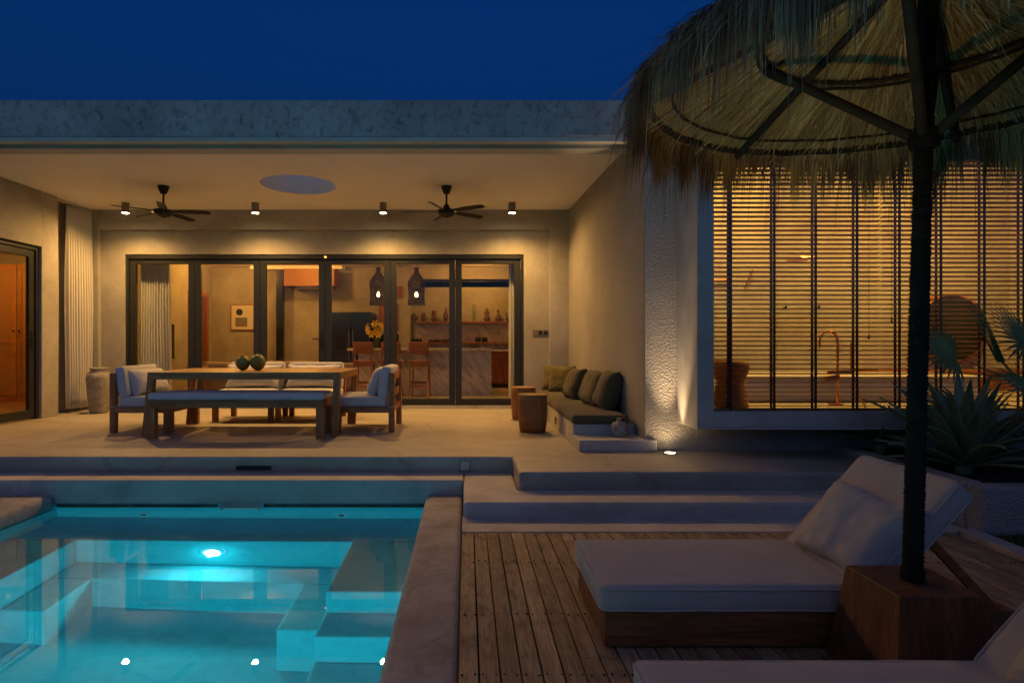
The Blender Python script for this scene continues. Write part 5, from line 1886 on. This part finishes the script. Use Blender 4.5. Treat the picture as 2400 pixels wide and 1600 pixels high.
for k, (lb, x, pr) in enumerate(jprofs):
    if k in px:
        x = (px[k] - 1094) / 1400 * 14.8
    else:
        x = ((971, 993.5, 1017.5, 1045)[k] - 1094) / 1400 * 14.8
    t = thing("clay_jug", lb, "jug", (x, 14.80, 1.921), group="clay jugs on the upper kitchen shelf")
    MB().lathe(pr, 22).build("body", 'clay', t, smooth=True)
    if k in (2, 0, 6):
        zt_ = pr[-1][1]
        MB().tube([(-pr[-1][0], 0, zt_ * 0.92), (-0.075, 0, zt_ * 0.9), (-0.08, 0, zt_ * 0.6), (-0.06, 0, zt_ * 0.45)], 0.010, 6).build("handle", 'clay', t)
ol = thing("glass_carafe", "clear glass carafe beside the clay jugs", "carafe", ((1111 - 1094) / 1400 * 14.8, 14.80, 1.921))
MB().lathe([(0.05, 0.0), (0.03, 0.08), (0.06, 0.25), (0.05, 0.38), (0.03, 0.42)], 20, cap=False).build("body", 'vase_glass', ol, smooth=True)
GC = "dark cups on the lower kitchen shelf"
cup0 = None
ORD = ("nearest the oven tower", "second from the oven tower", "third from the oven tower", "fourth from the oven tower")
ORD2 = ("farthest from the shallow bowl", "third from the shallow bowl", "second from the shallow bowl", "nearest the shallow bowl")
for k, pxx in enumerate((965, 972, 979, 986, 1007, 1014, 1021, 1028)):
    x = (pxx - 1094) / 1400 * 14.75
    sm = k >= 4
    lb = ("small taller black cup " + ORD[k]) if not sm else ("low wide black cup " + ORD2[k - 4])
    o = MB().lathe([(0.026, 0), (0.034, 0.03), (0.035, 0.085 if not sm else 0.06), (0.030, 0.085 if not sm else 0.06), (0.028, 0.02)], 16).build("cup", 'black', None, (x, 14.72, 1.406), smooth=True)
    tag(o, lb, "cup", GC + (" by the oven" if not sm else " by the door post"))
for pxx, lb in ((1120, "rounded black canister, the one nearer the copper tap"), (1136, "rounded black canister, the one nearer the indoor curtain")):
    o = MB().rbox(0.145, 0.13, 0.13, 0.04, 3, 3, 3, loc=(0, 0, 0.066)).build("canister", 'steel', None, ((pxx - 1094) / 1400 * 14.75, 14.74, 1.406), smooth=True)
    tag(o, lb, "canister", "black canisters on the lower kitchen shelf")
o = MB().lathe([(0.04, 0), (0.10, 0.03), (0.13, 0.07), (0.12, 0.07), (0.05, 0.02)], 24).build("bowl", 'clay', None, ((1044 - 1094) / 1400 * 14.75, 14.74, 1.406), smooth=True)
tag(o, "shallow dark bowl beside the row of low cups", "bowl")
kt = thing("kitchen_tap", "slim copper kitchen tap on the worktop below the shelves", "tap", ((1095 - 1094) / 1400 * 14.6, 14.7, ZI + 0.921))
MB().tube([(0, 0, 0), (0, 0, 0.30), (0, -0.06, 0.36), (0, -0.14, 0.33)], 0.012, 8).build("spout", 'copper', kt, smooth=True)
MB().lathe([(0.03, 0), (0.03, 0.015)], 14).build("base", 'copper', kt)
kt.location.x = (1095 - 1094) / 1400 * 14.6
hob = thing("gas_hob", "black gas hob with pan supports on the island worktop", "hob", (-0.05, 12.95, ZI + 0.973))
B(-0.36, 0.36, -0.22, 0.22, 0.0, 0.008).build("plate", 'steel', hob)
for k in (-0.2, 0.2):
    MB().lathe([(0.06, 0.008), (0.06, 0.025), (0.02, 0.03)], 16, k, 0).bar((k - 0.11, 0, 0.045), (k + 0.11, 0, 0.045), 0.012, 0.012).bar((k, -0.11, 0.045), (k, 0.11, 0.045), 0.012, 0.012).bar((k - 0.105, 0, 0.008), (k - 0.105, 0, 0.05), 0.012, 0.012).bar((k + 0.105, 0, 0.008), (k + 0.105, 0, 0.05), 0.012, 0.012).build("burner", 'black', hob)

# boxed air conditioner
ac = thing("air_conditioner_box", "orange rattan faced air conditioner box high on the living room wall", "air conditioner", (-3.78, 14.30, 2.75))
B(-0.60, 0.60, 0.0, 0.02, 0.0, 0.39).build("front_panel", 'rattan', ac)
B(-0.60, -0.585, 0.021, 0.698, 0.0, 0.39).build("side_panel", 'honey', ac)
B(0.585, 0.60, 0.021, 0.698, 0.0, 0.39).build("side_panel", 'honey', ac)
B(-0.60, 0.60, 0.0, 0.698, 0.391, 0.41).build("top_panel", 'honey_x', ac)
B(-0.45, 0.45, 0.45, 0.698, -0.02, 0.28).build("unit", 'white_plastic', ac, bevel=0.02)
# column, picture, tv, inner door
o = B(-0.085, 0.085, -0.06, 0.06, 0, 2.97).build("steel_column", 'steel', None, (-4.62, 14.80, ZI))
tag(o, "slim dark steel column standing against the living room wall", "column")
pc = thing("framed_picture", "framed print of a dark disc above a grey block on the living room wall", "picture", (-5.62, 14.995, 1.72))
B(-0.28, 0.28, -0.03, 0.0, 0.0, 0.615).build("paper", 'paper', pc)
fr = MB().box(-0.295, -0.275, -0.04, -0.001, -0.015, 0.63).box(0.275, 0.295, -0.04, -0.001, -0.015, 0.63).box(-0.275, 0.275, -0.04, -0.001, -0.015, 0.004).box(-0.275, 0.275, -0.04, -0.001, 0.611, 0.63)
fr.build("frame", 'honey', pc)
MB().lathe([(0.001, 0), (0.085, 0)], 32, cap=False).build("disc", 'print_dark', pc, (-0.075, -0.0315, 0.435), (R(90), 0, 0))
B(-0.18, 0.12, -0.032, -0.0305, 0.07, 0.30).build("block", 'print_grey', pc)
tvo = thing("television", "black television on the side wall beside the indoor curtain", "television", (-6.395, 12.35, 1.06))
B(0.0, 0.05, -0.62, 0.62, 0.0, 0.73).build("screen", 'tv', tvo, bevel=0.004)
B(0.0, 0.06, -0.64, 0.64, -0.02, -0.001).build("bracket", 'black', tvo)
idr = thing("interior_door", "reddish wooden door in the side wall of the living room", "door", (-6.398, 14.2, ZI))
B(0.0, 0.03, -0.42, 0.42, 0.0, 2.2).build("leaf", 'red_wood', idr)
B(0.0, 0.05, -0.50, -0.421, 0.0, 2.3).build("frame", 'honey', idr)
B(0.0, 0.05, 0.421, 0.50, 0.0, 2.3).build("frame", 'honey', idr)
B(0.0, 0.05, -0.42, 0.42, 2.201, 2.3).build("frame", 'honey', idr)


# sofas indoors
def sofa(label, loc, w, d, h, rot, seed):
    t = thing("sofa", label, "sofa", loc, rot, "rounded sofas in the living room")
    MB().rbox(w, d, 0.36, 0.12, 8, 5, 2, puff=0.02, wr=0.01, seed=seed, loc=(0, 0, 0.22)).build("seat", 'sofa', t, smooth=True)
    MB().rbox(w, 0.30, h - 0.2, 0.13, 10, 2, 3, wr=0.012, seed=seed + 2, loc=(0, d / 2 - 0.14, 0.2 + (h - 0.2) / 2)).build("back", 'sofa', t, smooth=True)
    for s in (-1, 1):
        B(s * (w / 2 - 0.1) - 0.03, s * (w / 2 - 0.1) + 0.03, -d / 2 + 0.07, -d / 2 + 0.13, 0.0, 0.06).build("foot", 'black', t)


sofa("low rounded sand coloured armchair below the framed picture", (-5.20, 12.7, ZI), 1.15, 0.9, 0.70, (0, 0, R(160)), 51)
sofa("long rounded sand coloured sofa behind the coconuts", (-3.75, 12.6, ZI), 1.75, 1.0, 0.72, (0, 0, R(180)), 53)
sofa("brown rounded armchair in front of the black fridge", (-2.55, 13.1, ZI), 0.9, 0.8, 0.66, (0, 0, R(180)), 57)
cp = thing("clay_pot", "broad shouldered clay pot indoors beside the white curtain", "pot", (-5.10, 11.4, ZI))
MB().lathe([(0.10, 0), (0.20, 0.35), (0.235, 0.55), (0.15, 0.66), (0.12, 0.68), (0.14, 0.735), (0.10, 0.735)], 30).build("body", 'clay', cp, smooth=True)
o = MB().box(-0.11, 0.11, -0.03, 0.03, 0, 0.055).build("small_clock", 'black', None, (-5.62, 14.94, 1.04))
bpy.data.objects.remove(o)
o = MB().lathe([(0.001, -0.0), (0.10, -0.0)], 8).build("x", None)
bpy.data.objects.remove(o)

# indoor ceiling lamps
IC = (1.0, 0.44, 0.08)
for nm, x, y, p in (("living_lamp", -5.4, 13.6, 62), ("living_lamp_mid", -3.6, 13.4, 50), ("kitchen_lamp", 0.3, 14.0, 42), ("kitchen_lamp_front", -1.45, 11.5, 42), ("living_lamp_front", -4.0, 11.4, 30)):
    lamp(nm, 'POINT', (x, y, 3.16), p, IC, size=0.06)
lamp("bedroom_lamp", 'POINT', (-8.4, 9.6, 2.98), 75, IC, size=0.06)
